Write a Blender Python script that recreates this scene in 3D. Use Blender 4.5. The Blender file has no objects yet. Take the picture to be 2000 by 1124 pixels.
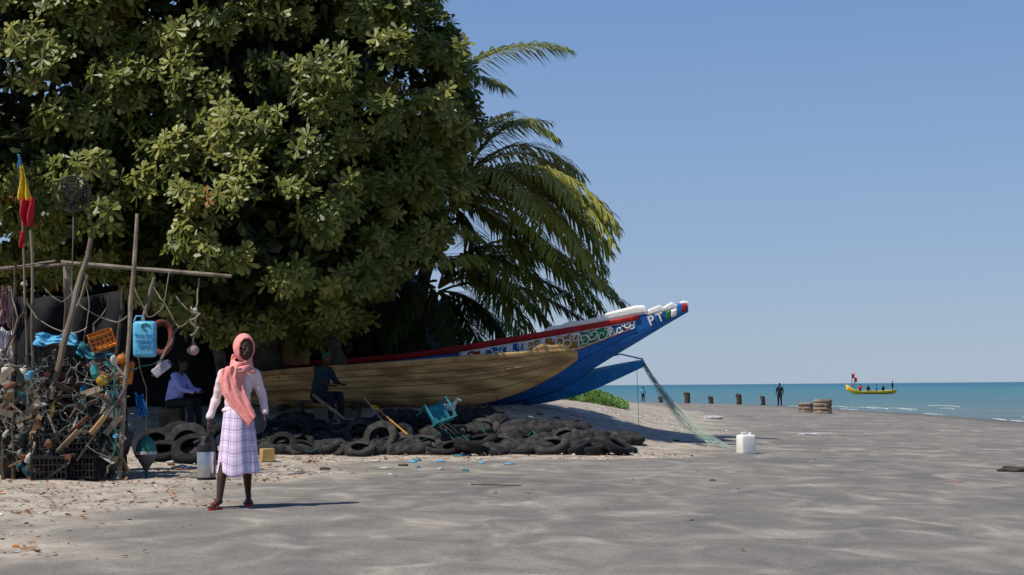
import bpy,bmesh,math,random
import numpy as np
from mathutils import Vector,Matrix,noise
R=math.radians; PI=math.pi
random.seed(7); rng=np.random.default_rng(7)
sc=bpy.context.scene; C=sc.collection
H=1.15; F=3000.; PY=754.; TH=.008; ct,st=math.cos(TH),math.sin(TH); SEA=-.55
def at(px,py,Y):
    u=px-1000; w=PY-py
    return Vector(((u*ct+w*st)/F*Y,Y,H+(-u*st+w*ct)/F*Y))
# ---------------- terrain
SH=[(24,-60),(22,40),(21.5,64.6),(22,83),(21.3,100),(20.2,121),(12,150),(-10,172),(-60,190),(-500,210)]
def sm(t): t=np.clip(t,0,1); return t*t*(3-2*t)
def shore_d(x,y):
    best=np.full(x.shape,1e9); sg=np.ones(x.shape)
    for (ax,ay),(bx,by) in zip(SH[:-1],SH[1:]):
        dx,dy=bx-ax,by-ay; t=np.clip(((x-ax)*dx+(y-ay)*dy)/(dx*dx+dy*dy),0,1)
        qx,qy=x-(ax+t*dx),y-(ay+t*dy); d=np.hypot(qx,qy); s=np.sign(dx*qy-dy*qx)
        m=d<best; best=np.where(m,d,best); sg=np.where(m,s,sg)
    return best*sg
def dryf(x,y):
    xb=np.interp(y,[9,12.4,17,19.4,24,25.2,26.5,60,90],[-3.7,-3.6,-3.4,-2.8,-2.2,1.7,3.4,8,9])
    return sm((xb-x+.5*np.sin(y*1.3)+.3*np.sin(x*2+y*3))/1.6+.5)
def terr(x,y):
    x=np.asarray(x,float); y=np.asarray(y,float)
    d=shore_d(x,y); t=np.clip(d/30,-3,1); h=np.where(d>0,.55*t*(2-t),.037*d)
    h=np.maximum(h,-3)
    b=.78*sm((y-26.2-.3*np.sin(x*1.1))/4.2)*sm((3.2+(y-28)*.17-x)/(3.4+np.maximum(y-28,0)*.11))*sm((78-y)/16)
    dr=dryf(x,y)
    n=(.016*np.sin(x*2.1+1.3*np.sin(y*1.7))*np.sin(y*2.7+x)+.010*np.sin(x*5.3+y*2)*np.sin(y*6.1-x*2))*(.3+dr)
    return SEA+h+b+n
def T(x,y): return float(terr(np.array([x]),np.array([y]))[0])
YS=np.geomspace(5,500,2500)
def gp(px,py):
    p=at(px,py,1.0); X=p.x*YS; Z=H+(p.z-H)*YS
    k=np.argmax(Z<=terr(X,YS)); Y=float(YS[k]); return Vector((p.x*Y,Y,T(p.x*Y,Y)))
# ---------------- materials
def mat(name,c,c2=None,rough=.7,metal=0,scale=8,bump=.25,bscale=None,stretch=(1,1,1),spec=.3,contrast=(.35,.65)):
    m=bpy.data.materials.new(name); m.use_nodes=True; n=m.node_tree.nodes; l=m.node_tree.links
    b=n['Principled BSDF']; b.inputs['Roughness'].default_value=rough; b.inputs['Metallic'].default_value=metal
    b.inputs['Specular IOR Level'].default_value=spec
    if c2 is None: c2=tuple(k*.6 for k in c)
    tc=n.new('ShaderNodeTexCoord'); mp=n.new('ShaderNodeMapping'); mp.inputs['Scale'].default_value=stretch
    l.new(tc.outputs['Object'],mp.inputs[0])
    no=n.new('ShaderNodeTexNoise'); no.inputs['Scale'].default_value=scale; no.inputs['Detail'].default_value=6
    l.new(mp.outputs[0],no.inputs['Vector'])
    r=n.new('ShaderNodeValToRGB'); r.color_ramp.elements[0].position=contrast[0]; r.color_ramp.elements[1].position=contrast[1]
    r.color_ramp.elements[0].color=(*c2,1); r.color_ramp.elements[1].color=(*c,1)
    l.new(no.outputs['Fac'],r.inputs[0]); l.new(r.outputs[0],b.inputs['Base Color'])
    if bump:
        n2=n.new('ShaderNodeTexNoise'); n2.inputs['Scale'].default_value=bscale or scale*4; n2.inputs['Detail'].default_value=4
        l.new(mp.outputs[0],n2.inputs['Vector'])
        bp=n.new('ShaderNodeBump'); bp.inputs['Strength'].default_value=bump; bp.inputs['Distance'].default_value=.02
        l.new(n2.outputs['Fac'],bp.inputs['Height']); l.new(bp.outputs[0],b.inputs['Normal'])
    return m
def leafmat(name,cols,rough=.42,trans=.25,spec=.5):
    m=bpy.data.materials.new(name); m.use_nodes=True; n=m.node_tree.nodes; l=m.node_tree.links
    b=n['Principled BSDF']; b.inputs['Roughness'].default_value=rough; b.inputs['Specular IOR Level'].default_value=spec
    a=n.new('ShaderNodeAttribute'); a.attribute_name='v'
    r=n.new('ShaderNodeValToRGB'); e=r.color_ramp.elements
    while len(e)<len(cols): e.new(.5)
    for k,(p,c) in enumerate(cols): e[k].position=p; e[k].color=(*c,1)
    l.new(a.outputs['Fac'],r.inputs[0]); l.new(r.outputs[0],b.inputs['Base Color'])
    t=n.new('ShaderNodeBsdfTranslucent'); l.new(r.outputs[0],t.inputs[0])
    mx=n.new('ShaderNodeMixShader'); mx.inputs[0].default_value=trans
    l.new(b.outputs[0],mx.inputs[1]); l.new(t.outputs[0],mx.inputs[2]); l.new(mx.outputs[0],n['Material Output'].inputs[0])
    return m
M={}
def mk(k,*a,**kw): M[k]=mat(k,*a,**kw)
mk('black',(.02,.02,.021),(.008,.008,.009),rough=.5)
mk('tyre',(.022,.022,.023),(.009,.009,.009),rough=.85,bump=.4,spec=.15)
mk('tyre_grey',(.06,.056,.05),(.018,.018,.017),rough=.9,bump=.4,spec=.15)
mk('old_wood',(.26,.21,.16),(.11,.085,.06),rough=.85,scale=5,stretch=(1,1,.15),bump=.5)
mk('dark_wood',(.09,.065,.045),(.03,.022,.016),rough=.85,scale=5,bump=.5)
mk('bamboo',(.30,.24,.16),(.14,.11,.075),rough=.8,scale=6)
mk('white_plastic',(.60,.58,.52),(.32,.30,.26),rough=.55,scale=6,bump=.1)
mk('white_paint',(.82,.81,.78),(.70,.69,.66),rough=.6,scale=6,contrast=(.3,.5))
mk('red_paint',(.48,.02,.025),(.26,.015,.015),rough=.55)
mk('blue_paint',(.02,.13,.42),(.012,.07,.25),rough=.5,scale=4)
mk('bright_blue',(.02,.27,.66),(.015,.17,.48),rough=.5,scale=5)
mk('green_paint',(.02,.25,.09),(.015,.14,.05),rough=.6)
mk('orange_paint',(.45,.22,.04),(.28,.12,.02),rough=.6)
mk('orange_plastic',(.65,.20,.02),(.35,.10,.015),rough=.55)
mk('yellow_plastic',(.6,.38,.03),(.35,.2,.02),rough=.55)
mk('yellow_cloth',(.75,.55,.03),(.6,.4,.02),rough=.8)
mk('red_cloth',(.5,.02,.03),(.35,.01,.02),rough=.8)
mk('dull_red',(.16,.03,.025),(.07,.02,.016),rough=.8)
mk('light_blue',(.12,.42,.62),(.07,.3,.48),rough=.5)
mk('teal',(.03,.22,.26),(.015,.12,.15),rough=.7)
mk('teal_rope',(.03,.20,.17),(.015,.10,.085),rough=.85)
mk('rope',(.36,.3,.22),(.2,.16,.11),rough=.9)
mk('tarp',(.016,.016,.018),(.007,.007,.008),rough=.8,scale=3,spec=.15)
mk('net',(.09,.07,.065),(.02,.018,.02),rough=.9,scale=14,bump=1)
mk('steel',(.58,.56,.53),(.45,.44,.42),rough=.3,metal=.9,bump=.03)
mk('rust',(.2,.08,.04),(.1,.035,.02),rough=.85)
mk('skin',(.058,.030,.019),(.045,.022,.014),rough=.5,bump=.05)
mk('blouse',(.76,.60,.62),(.70,.54,.56),rough=.85,scale=9,bump=.5,bscale=14)
mk('scarf',(.80,.31,.28),(.74,.26,.24),rough=.85,scale=9,bump=.4,bscale=16)
mk('pink_plastic',(.5,.05,.07),(.3,.03,.04),rough=.6)
mk('eye',(.4,.37,.34),(.35,.32,.3),rough=.3,bump=0)
mk('hair',(.012,.01,.01),(.006,.006,.006),rough=.8)
mk('pale_shirt',(.32,.36,.74),(.24,.28,.62),rough=.85,bump=.6,bscale=12)
mk('dark_cloth',(.015,.015,.022),(.008,.008,.012),rough=.9)
mk('green_shirt',(.012,.035,.05),(.008,.02,.03),rough=.85)
mk('bark',(.10,.08,.06),(.03,.024,.018),rough=.9,scale=6,bump=1)
mk('concrete',(.28,.22,.16),(.13,.10,.07),rough=.9,scale=4,bump=.8)
mk('net_thread',(.42,.55,.47),(.3,.42,.36),rough=.7)
mk('cardboard',(.5,.32,.12),(.38,.24,.09),rough=.8)
mk('plywood',(.52,.34,.15),(.34,.2,.08),rough=.75,scale=4)
mk('fur',(.7,.68,.62),(.5,.47,.42),rough=.9,bump=.5)
mk('olive_paint',(.02,.17,.13),(.015,.09,.08),rough=.45)
mk('buoy_metal',(.2,.19,.18),(.1,.09,.085),rough=.5,metal=.4)
mk('white_lilac',(.5,.47,.52),(.34,.31,.36),rough=.8)
mk('dull_pink',(.45,.28,.27),(.25,.16,.16),rough=.85)
def plankmat(name,c,c2,n_pl=5,tone_span=(.3,.7)):
    m=mat(name,c,c2,rough=.6,scale=2.2,stretch=(.5,1,2.5),bump=.35,bscale=18,contrast=tone_span); n=m.node_tree.nodes; l=m.node_tree.links
    b=n['Principled BSDF']; src=b.inputs['Base Color'].links[0].from_socket
    uv=n.new('ShaderNodeUVMap'); s=n.new('ShaderNodeSeparateXYZ'); l.new(uv.outputs[0],s.inputs[0])
    a=n.new('ShaderNodeMath'); a.operation='MULTIPLY'; a.inputs[1].default_value=n_pl; l.new(s.outputs[1],a.inputs[0])
    f=n.new('ShaderNodeMath'); f.operation='FRACT'; l.new(a.outputs[0],f.inputs[0])
    g=n.new('ShaderNodeMath'); g.operation='LESS_THAN'; g.inputs[1].default_value=.06; l.new(f.outputs[0],g.inputs[0])
    mx=n.new('ShaderNodeMix'); mx.data_type='RGBA'; mx.inputs[7].default_value=(*[k*.35 for k in c2],1)
    l.new(g.outputs[0],mx.inputs[0]); l.new(src,mx.inputs[6]); l.new(mx.outputs[2],b.inputs['Base Color'])
    return m
M['yellow_wood']=plankmat('yellow_wood',(.66,.42,.17),(.27,.155,.06),4,(.38,.6))  # sharper blend between light and dark wood tones
M['blue_hull']=plankmat('blue_hull',(.015,.16,.52),(.012,.10,.34),3)
def plaid():
    m=bpy.data.materials.new('plaid_cloth'); m.use_nodes=True; n=m.node_tree.nodes; l=m.node_tree.links
    b=n['Principled BSDF']; b.inputs['Roughness'].default_value=.85
    uv=n.new('ShaderNodeUVMap'); s=n.new('ShaderNodeSeparateXYZ'); l.new(uv.outputs[0],s.inputs[0])
    cur=None
    for ax,k in ((0,13),(1,6)):
        a=n.new('ShaderNodeMath'); a.operation='MULTIPLY'; a.inputs[1].default_value=k; l.new(s.outputs[ax],a.inputs[0])
        f=n.new('ShaderNodeMath'); f.operation='FRACT'; l.new(a.outputs[0],f.inputs[0])
        r=n.new('ShaderNodeValToRGB'); e=r.color_ramp.elements; r.color_ramp.interpolation='CONSTANT'
        e[0].position=0; e[0].color=(.48,.32,.52,1); e[1].position=.10; e[1].color=(.88,.82,.89,1)
        q=e.new(.24); q.color=(.60,.45,.64,1); q=e.new(.30); q.color=(.88,.82,.89,1); q=e.new(.6); q.color=(.76,.67,.80,1)
        l.new(f.outputs[0],r.inputs[0])
        if cur is None: cur=r.outputs[0]
        else:
            mx=n.new('ShaderNodeMix'); mx.data_type='RGBA'; mx.blend_type='MULTIPLY'; mx.inputs[0].default_value=.85
            l.new(cur,mx.inputs[6]); l.new(r.outputs[0],mx.inputs[7]); cur=mx.outputs[2]
    l.new(cur,b.inputs['Base Color']); return m
M['plaid']=plaid()
M['leaf']=leafmat('tree_leaf',[(0,(.045,.062,.012)),(.35,(.10,.125,.022)),(.7,(.20,.215,.042)),(.96,(.31,.30,.075)),(1,(.28,.11,.025))],rough=.42,trans=.28,spec=.3)
M['shade_leaf']=leafmat('shade_leaf',[(0,(.015,.025,.008)),(1,(.05,.068,.018))],trans=.15,spec=.25)  # darker leaf copy: shade inside and under the crown put into the colour
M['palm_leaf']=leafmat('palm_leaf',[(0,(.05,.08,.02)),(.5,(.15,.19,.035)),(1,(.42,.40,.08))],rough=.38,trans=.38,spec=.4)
M['vine_leaf']=leafmat('vine_leaf',[(0,(.06,.13,.02)),(1,(.16,.28,.04))],trans=.35)
M['litter']=leafmat('litter_leaf',[(0,(.10,.04,.02)),(.4,(.22,.09,.035)),(.7,(.32,.2,.1)),(1,(.4,.12,.03))],rough=.8,trans=.05,spec=.1)
M['shell']=leafmat('shell_bits',[(0,(.2,.19,.18)),(.5,(.45,.42,.38)),(1,(.75,.74,.7))],rough=.6,trans=0)
# ---------------- mesh builder
def tag(o,label=None,cat=None,group=None,kind=None):
    if label:o['label']=label
    if cat:o['category']=cat
    if group:o['group']=group
    if kind:o['kind']=kind
    return o
def basis(d,up=Vector((0,0,1))):
    d=Vector(d).normalized()
    if abs(d.dot(up))>.98: up=Vector((0,1,0))
    x=up.cross(d).normalized(); y=d.cross(x); return x,y,d
class MB:
    def __init__(s): s.v=[];s.f=[];s.mi=[];s.uv=[]
    def add(s,vs,fs,mi=0,uv=None):
        o=len(s.v); s.v+=[tuple(v) for v in vs]; s.f+=[tuple(i+o for i in f) for f in fs]; s.mi+=[mi]*len(fs)
        s.uv+= (uv if uv else [(0,0)]*len(vs)); return s
    def box(s,c,size,rot=None,mi=0):
        rot=rot or Matrix.Identity(3); vs=[Vector(c)+rot@Vector((x*size[0]/2,y*size[1]/2,z*size[2]/2)) for x in(-1,1) for y in(-1,1) for z in(-1,1)]
        return s.add(vs,[(0,1,3,2),(4,6,7,5),(0,4,5,1),(2,3,7,6),(0,2,6,4),(1,5,7,3)],mi)
    def tube(s,pts,rad,n=8,mi=0):
        pts=[Vector(p) for p in pts]; 
        if not hasattr(rad,'__len__'): rad=[rad]*len(pts)
        vs=[];fs=[]; px=None
        for i,p in enumerate(pts):
            d=(pts[min(i+1,len(pts)-1)]-pts[max(i-1,0)])
            if d.length<1e-9:d=Vector((0,0,1))
            d.normalize()
            if px is None: x,y,_=basis(d)
            else:
                x=(px-d*px.dot(d)).normalized(); y=d.cross(x)
            px=x
            for k in range(n):
                a=2*PI*k/n; vs.append(p+(x*math.cos(a)+y*math.sin(a))*rad[i])
        for i in range(len(pts)-1):
            for k in range(n): fs.append((i*n+k,i*n+(k+1)%n,(i+1)*n+(k+1)%n,(i+1)*n+k))
        fs.append(tuple(range(n))[::-1]); fs.append(tuple((len(pts)-1)*n+k for k in range(n)))
        return s.add(vs,fs,mi)
    def cap(s,a,ra,b,rb,n=12):
        a=Vector(a);b=Vector(b); d=(b-a)
        if d.length<1e-6: d=Vector((0,0,1e-4))
        L=d.length; d=d.normalized(); pts=[];r=[]
        for t in (90,70,45,20,0): pts.append(a-d*ra*math.sin(R(t))); r.append(max(ra*math.cos(R(t)),1e-4))
        for t in (0,20,45,70,90): pts.append(b+d*rb*math.sin(R(t))); r.append(max(rb*math.cos(R(t)),1e-4))
        return s.tube(pts,r,n)
    def ell(s,c,r,rot=None,n=14,mi=0):
        rot=rot or Matrix.Identity(3); vs=[];fs=[]; m=n//2+1
        for i in range(m+1):
            th=PI*i/m
            for k in range(n):
                a=2*PI*k/n; rr=max(math.sin(th),1e-3)
                vs.append(Vector(c)+rot@Vector((r[0]*rr*math.cos(a),r[1]*rr*math.sin(a),r[2]*math.cos(th))))
        for i in range(m):
            for k in range(n): fs.append((i*n+k,(i+1)*n+k,(i+1)*n+(k+1)%n,i*n+(k+1)%n))
        return s.add(vs,fs,mi)
    def lathe(s,prof,n=20,Mx=None,mi=0,fn=None):
        Mx=Mx or Matrix.Identity(4); vs=[];fs=[]
        for i,(r,z) in enumerate(prof):
            for k in range(n):
                a=2*PI*k/n; rr=r*(fn(a,z) if fn else 1); vs.append(Mx@Vector((rr*math.cos(a),rr*math.sin(a),z)))
        for i in range(len(prof)-1):
            for k in range(n): fs.append((i*n+k,i*n+(k+1)%n,(i+1)*n+(k+1)%n,(i+1)*n+k))
        return s.add(vs,fs,mi)
    def grid(s,fn,nu,nv,mi=0):
        vs=[];uv=[]
        for j in range(nv+1):
            for i in range(nu+1):
                vs.append(fn(i/nu,j/nv)); uv.append((i/nu,j/nv))
        fs=[(j*(nu+1)+i,j*(nu+1)+i+1,(j+1)*(nu+1)+i+1,(j+1)*(nu+1)+i) for j in range(nv) for i in range(nu)]
        return s.add(vs,fs,mi,uv)
    def build(s,name,m,parent=None,loc=None,ang=40,local=False):
        A=np.array(s.v)
        if local: off=np.zeros(3)
        elif parent is not None: off=np.array(parent.location)
        elif loc is not None: off=np.array(loc)
        else: off=np.array([(A[:,0].min()+A[:,0].max())/2,(A[:,1].min()+A[:,1].max())/2,A[:,2].min()])
        me=bpy.data.meshes.new(name); me.from_pydata((A-off).tolist(),[],s.f)
        for x in (m if isinstance(m,list) else [m]): me.materials.append(M[x] if isinstance(x,str) else x)
        me.polygons.foreach_set('material_index',s.mi)
        ul=me.uv_layers.new(name='UVMap'); li=np.zeros(len(me.loops),int); me.loops.foreach_get('vertex_index',li)
        ul.data.foreach_set('uv',np.array(s.uv,float)[li].ravel())
        me.shade_smooth(); me.set_sharp_from_angle(angle=R(ang)); me.update()
        o=bpy.data.objects.new(name,me); C.objects.link(o)
        if parent is not None: o.parent=parent
        elif not local: o.location=off
        return o
def thing(name,label,cat,loc,group=None):
    o=bpy.data.objects.new(name,None); C.objects.link(o); o.location=loc; o.empty_display_size=.1
    return tag(o,label,cat,group)
def bake(o,mods):
    for t,kw in mods:
        md=o.modifiers.new(t,t)
        for k,v in kw.items(): setattr(md,k,v)
    dg=bpy.context.evaluated_depsgraph_get(); dg.update()
    me=bpy.data.meshes.new_from_object(o.evaluated_get(dg)); o.modifiers.clear(); o.data=me; me.shade_smooth(); return o
def rm(o,vox,it=3): return bake(o,[('REMESH',dict(mode='VOXEL',voxel_size=vox)),('SMOOTH',dict(factor=.5,iterations=it))])
def solid(o,th):
    md=o.modifiers.new('s','SOLIDIFY'); md.thickness=th; md.offset=0; return o
def text(name,body,size,m,parent,Mx,ex=.002):
    cu=bpy.data.curves.new(name,'FONT'); cu.body=body; cu.size=size; cu.extrude=ex; cu.align_x='CENTER'; cu.align_y='CENTER'; cu.offset=size*.012
    ob=bpy.data.objects.new('tmp',cu); C.objects.link(ob); dg=bpy.context.evaluated_depsgraph_get(); dg.update()
    me=bpy.data.meshes.new_from_object(ob.evaluated_get(dg)); bpy.data.objects.remove(ob)
    me.transform(Matrix.Translation(-Vector(parent.location))@Mx); me.materials.clear(); me.materials.append(M[m])
    o=bpy.data.objects.new(name,me); C.objects.link(o); o.parent=parent; return o
words=['first','second','third','fourth','fifth','sixth','seventh','eighth','ninth','tenth','eleventh','twelfth','thirteenth','fourteenth','fifteenth','sixteenth','seventeenth','eighteenth','nineteenth','twentieth']
# ---------------- figures (built first)
def hand(mb,w,d,side,k=1.0,curl=.6,thumb=1):
    w=Vector(w); d=Vector(d).normalized(); s=Vector(side); s=(s-d*s.dot(d)).normalized(); nr=d.cross(s)
    mb.ell(w+d*.045*k,(.02*k,.036*k,.05*k),Matrix((nr,s,d)).transposed(),10)
    for q,(o,L) in enumerate(((-.026,.065),(-.009,.078),(.009,.073),(.026,.058))):
        p=w+d*.08*k+s*o*k; a=curl*.5; p1=p+(d*math.cos(a)+nr*math.sin(a))*L*.5*k; a=curl*1.4; p2=p1+(d*math.cos(a)+nr*math.sin(a))*L*.5*k
        mb.cap(p,.0095*k,p1,.009*k,8); mb.cap(p1,.009*k,p2,.0075*k,8)
    p=w+d*.02*k-s*.026*k*thumb; p1=p+(d*.7-s*.7*thumb+nr*.3)*.04*k; p2=p1+(d*.9+nr*.5)*.03*k; mb.cap(p,.012*k,p1,.0105*k,8); mb.cap(p1,.0105*k,p2,.0085*k,8)
fp=gp(460,992); S=F/fp.y
def P(px,py,dy=0): return fp+Vector(((px-460)/S,dy,(992-py)/S))
girl=thing('person','girl in pink headscarf, pale pink top and plaid skirt walking on the sand','person',fp)
fd=Vector((.52,-.85,-.03)).normalized(); upv=Vector((0,0,1))
rt=Vector((-fd.y,fd.x,0)).normalized(); HR=Matrix((rt,-fd,upv)).transposed()
hc=P(480,682,-.03)
def HP(r,f,u): return hc+rt*r+fd*f+upv*u
mb=MB(); mb.ell(hc+upv*.025,(.072,.090,.095),HR,18); mb.ell(HP(0,.028,-.035),(.056,.056,.075),HR,14); mb.ell(HP(0,.052,-.086),(.024,.02,.02),HR,8)
mb.cap(HP(0,.085,.012),.009,HP(0,.098,-.022),.013,8); mb.cap(HP(-.013,.09,-.026),.008,HP(.013,.09,-.026),.008,8)
mb.cap(HP(-.02,.080,-.052),.009,HP(.02,.080,-.052),.009,8); mb.cap(HP(-.016,.079,-.063),.009,HP(.016,.079,-.063),.009,8)
for s_ in (-1,1):
    mb.cap(HP(s_*.018,.084,.032),.008,HP(s_*.048,.068,.034),.007,8); mb.ell(HP(s_*.042,.056,-.018),(.018,.018,.018),HR,8); mb.ell(HP(s_*.072,-.005,0),(.01,.02,.03),HR,8)
mb.cap(P(472,724),.05,hc+Vector((0,0,-.05)),.045)
mb.ell(P(467,745,.01),(.13,.085,.16)); mb.cap(P(466,770),.095,P(466,805),.10)
mb.cap(P(449,727,.01),.035,P(489,727,.01),.035)
for (a,e,w) in (((438,731,.01),(422,781,.05),(411,823,-.04)),((499,731,.01),(513,777,.07),(519,816,.0))):
    mb.cap(P(*a),.038,P(*e),.031); mb.cap(P(*e),.032,P(*w),.021)
hand(mb,P(411,824,-.04),(-.02,.0,-1),(0,1,0),1.0,1.5,-1); hand(mb,P(519,817,.0),(-.05,-.15,-1),(0,-1,0),1.0,.5,1)
for (h_,k_,c_,a_,b_) in (((452,812,0),(446,892,-.12),(440,930,-.17),(437,973,-.22),(428,984,-.35)),((479,812,0),(481,898,-.02),(480,930,.10),(477,966,.22),(482,984,.11))):
    mb.cap(P(*h_),.075,P(*k_),.05); mb.cap(P(*k_),.048,P(*c_),.046); mb.cap(P(*c_),.046,P(*a_),.029); mb.cap(P(*a_)+Vector((0,.025,-.02)),.03,P(*b_),.024)
    for q in range(5): o=(q-2)*.013; mb.cap(P(*b_)+Vector((o,.0,-.006)),.011,P(*b_)+Vector((o-.006,-.035+abs(q-1)*.005,-.01)),.009,6)
rm(mb.build('body','skin',girl),.0055,2)
for s_ in (-1,1):
    mb=MB(); mb.ell(HP(s_*.031,.080,.014),(.013,.009,.006),HR,10); mb.build('eye','eye',girl)
    mb=MB(); mb.ell(HP(s_*.031,.087,.014),(.0065,.004,.006),HR,8); mb.build('iris','hair',girl)
mb=MB(); mb.ell(P(466,748,.01),(.155,.112,.18)); mb.cap(P(447,729,.01),.058,P(491,729,.01),.058); mb.cap(P(466,765),.118,P(466,790),.128); mb.ell(P(466,802),(.165,.14,.05)); mb.cap(P(470,722),.08,P(470,735),.09)
for (a,e,w) in (((438,732,.01),(422,781,.05),(412,814,-.02)),((499,732,.01),(513,777,.07),(518,807,.02))):
    mb.cap(P(*a),.058,P(*e),.044); mb.cap(P(*e),.046,P(*w),.034)
o=rm(mb.build('blouse','blouse',girl),.008,3)
for v in o.data.vertices: v.co+=v.normal*.009*noise.noise(Vector((v.co.x*8,v.co.y*8,v.co.z*14)))
mb=MB()
def skirt(u,v):
    a=2*PI*u; z=(992-(794+128*v))/S; f=math.sin(5*a+1.5+1.6*v)*.7+.5*math.sin(8*a-v*2.5)+.9*math.sin(3*a+v*1.5+.4)
    rx=.125+.070*v**.8+.014*f*v**.8; ry=.125+.100*v**.8+.014*f*v**.8
    c=P(466+1*v,992,-.03*v); return Vector((c.x+rx*math.cos(a),c.y+ry*math.sin(a),fp.z+z+.025*math.sin(a*2+.8)*v-.035*v*max(0,-math.cos(a-.3))+.015*v*math.sin(5*a)))
mb.grid(skirt,120,30); o=mb.build('skirt',M['plaid'],girl,ang=180); solid(o,.006)
mb=MB(); nU,nV=56,40; c=hc+Vector((0,.006,.012)); vs=[];fs=[]; keep={}
for j in range(nV+1):
    th=PI*.98*j/nV+.01
    for i in range(nU):
        a=2*PI*i/nU; nl=Vector((math.sin(th)*math.cos(a),math.sin(th)*math.sin(a),math.cos(th)))
        k=1+.025*math.sin(7*a+6*th)*math.sin(th); vs.append(c+HR@Vector((.094*nl.x*k,(.105 if nl.y<0 else .125)*nl.y*k,.13*nl.z*(1 if nl.z>0 else 1.05))))
        keep[j*nU+i]=nl
for j in range(nV):
    for i in range(nU):
        f=(j*nU+i,(j+1)*nU+i,(j+1)*nU+(i+1)%nU,j*nU+(i+1)%nU); m_=sum((keep[q] for q in f),Vector())/4
        if m_.y<.1 and (m_.x/.76)**2+((m_.z+.12)/.80)**2<1: continue
        fs.append(f)
mb.add(vs,fs); o=mb.build('headscarf','scarf',girl,ang=180); solid(o,.014)
mb=MB()
def wrap(u,v):
    a=2*PI*u; cx=P(477-8*v,700+30*v,0); rx=.075+.085*v**1.3+.009*math.sin(4*a+v*9); ry=.085+.045*v+.009*math.sin(4*a+v*9)
    return Vector((cx.x+rx*math.cos(a),cx.y-.012+ry*math.sin(a),cx.z+.04*math.sin(a)*(1-v)+.012*math.sin(v*16+a)))
mb.grid(wrap,56,24); solid(mb.build('scarf_wrap','scarf',girl,ang=180),.014)
mb=MB(); cpt=[(462,716,.12),(458,736,.12),(462,762,.11),(474,785,.09),(488,806,.06),(501,824,.03)]
def drape(u,v):
    f=v*(len(cpt)-1); k=min(int(f),len(cpt)-2); t=f-k; x=cpt[k][0]*(1-t)+cpt[k+1][0]*t; y=cpt[k][1]*(1-t)+cpt[k+1][1]*t; w=cpt[k][2]*(1-t)+cpt[k+1][2]*t
    q=u*2-1; p=P(x,y,0); return p+Vector((q*w,-.158+.08*q*q*(w/.13)**2+.008*math.sin(q*9+v*6)+.005*math.sin(q*17-v*9)-.02*v,-.03*abs(q)*(1-v)+q*.05*v))
mb.grid(drape,40,30); solid(mb.build('scarf_end','scarf',girl,ang=180),.008)
mb=MB()
def back(u,v):
    q=u*2-1; p=P(472,690+60*v,0); return p+Vector((q*(.09+.07*v),.085+.035*v-.06*q*q+.01*math.sin(q*10),-.02*q*q))
mb.grid(back,20,12); solid(mb.build('scarf_back','scarf',girl,ang=180),.01)
for (b_,a_) in (((428,984,-.35),(437,973,-.22)),((482,984,.11),(477,966,.22))):
    q=P(*b_);w=P(*a_); q.z=w.z=fp.z+.012; d=(q-w).normalized(); x=Vector((-d.y,d.x,0)); s0=w-d*.05; e=q+d*.06; mb=MB(); n_=20; vs=[]
    for z in (-.012,.012):
        for k in range(n_):
            a=2*PI*k/n_; cc=(s0+e)/2; L=(e-s0).length/2; ww=.045*(1+.15*math.cos(a)); p=cc+d*L*math.cos(a)+x*ww*math.sin(a); vs.append((p.x,p.y,fp.z+.012+z))
    mb.add(vs,[tuple(range(n_))[::-1],tuple(range(n_,2*n_))]+[(k,(k+1)%n_,n_+(k+1)%n_,n_+k) for k in range(n_)]); fo=mb.build('flip_flop','pink_plastic',girl)
    mb=MB(); m0=q+d*.005; 
    for sg in (-1,1): mb.tube([m0+Vector((0,0,.03)),m0-d*.03+x*sg*.025+Vector((0,0,.052)),m0-d*.08+x*sg*.045+Vector((0,0,.01))],.008,5)
    so_=mb.build('strap','pink_plastic',girl); so_.parent=fo
tp=P(407,936,-.08)
th=thing('vacuum_flask','large steel vacuum flask with black lid carried in her right hand','flask',tp)
mb=MB(); mb.lathe([(.001,0),(.086,0),(.09,.012),(.09,.275),(.084,.285)],28,Matrix.Translation(tp)); mb.build('body','steel',th)
mb=MB(); mb.lathe([(.092,-.002),(.093,.022),(.0905,.024)],28,Matrix.Translation(tp)); mb.build('base_ring','black',th)
mb=MB(); mb.lathe([(.092,.27),(.092,.30),(.082,.35),(.066,.375),(.066,.405),(.055,.42),(.001,.424)],28,Matrix.Translation(tp)); mb.build('lid','black',th)
mb=MB(); mb.cap(tp+Vector((-.05,-.03,.375)),.022,tp+Vector((-.10,-.05,.36)),.016); mb.build('spout','black',th)
mb=MB(); mb.tube([tp+Vector((0,-.07,.36)),tp+Vector((.025,-.06,.44)),tp+Vector((.038,-.03,.468)),tp+Vector((.04,.05,.470)),tp+Vector((.03,.08,.44)),tp+Vector((.01,.075,.36))],.011,8); mb.build('handle','black',th)
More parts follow.
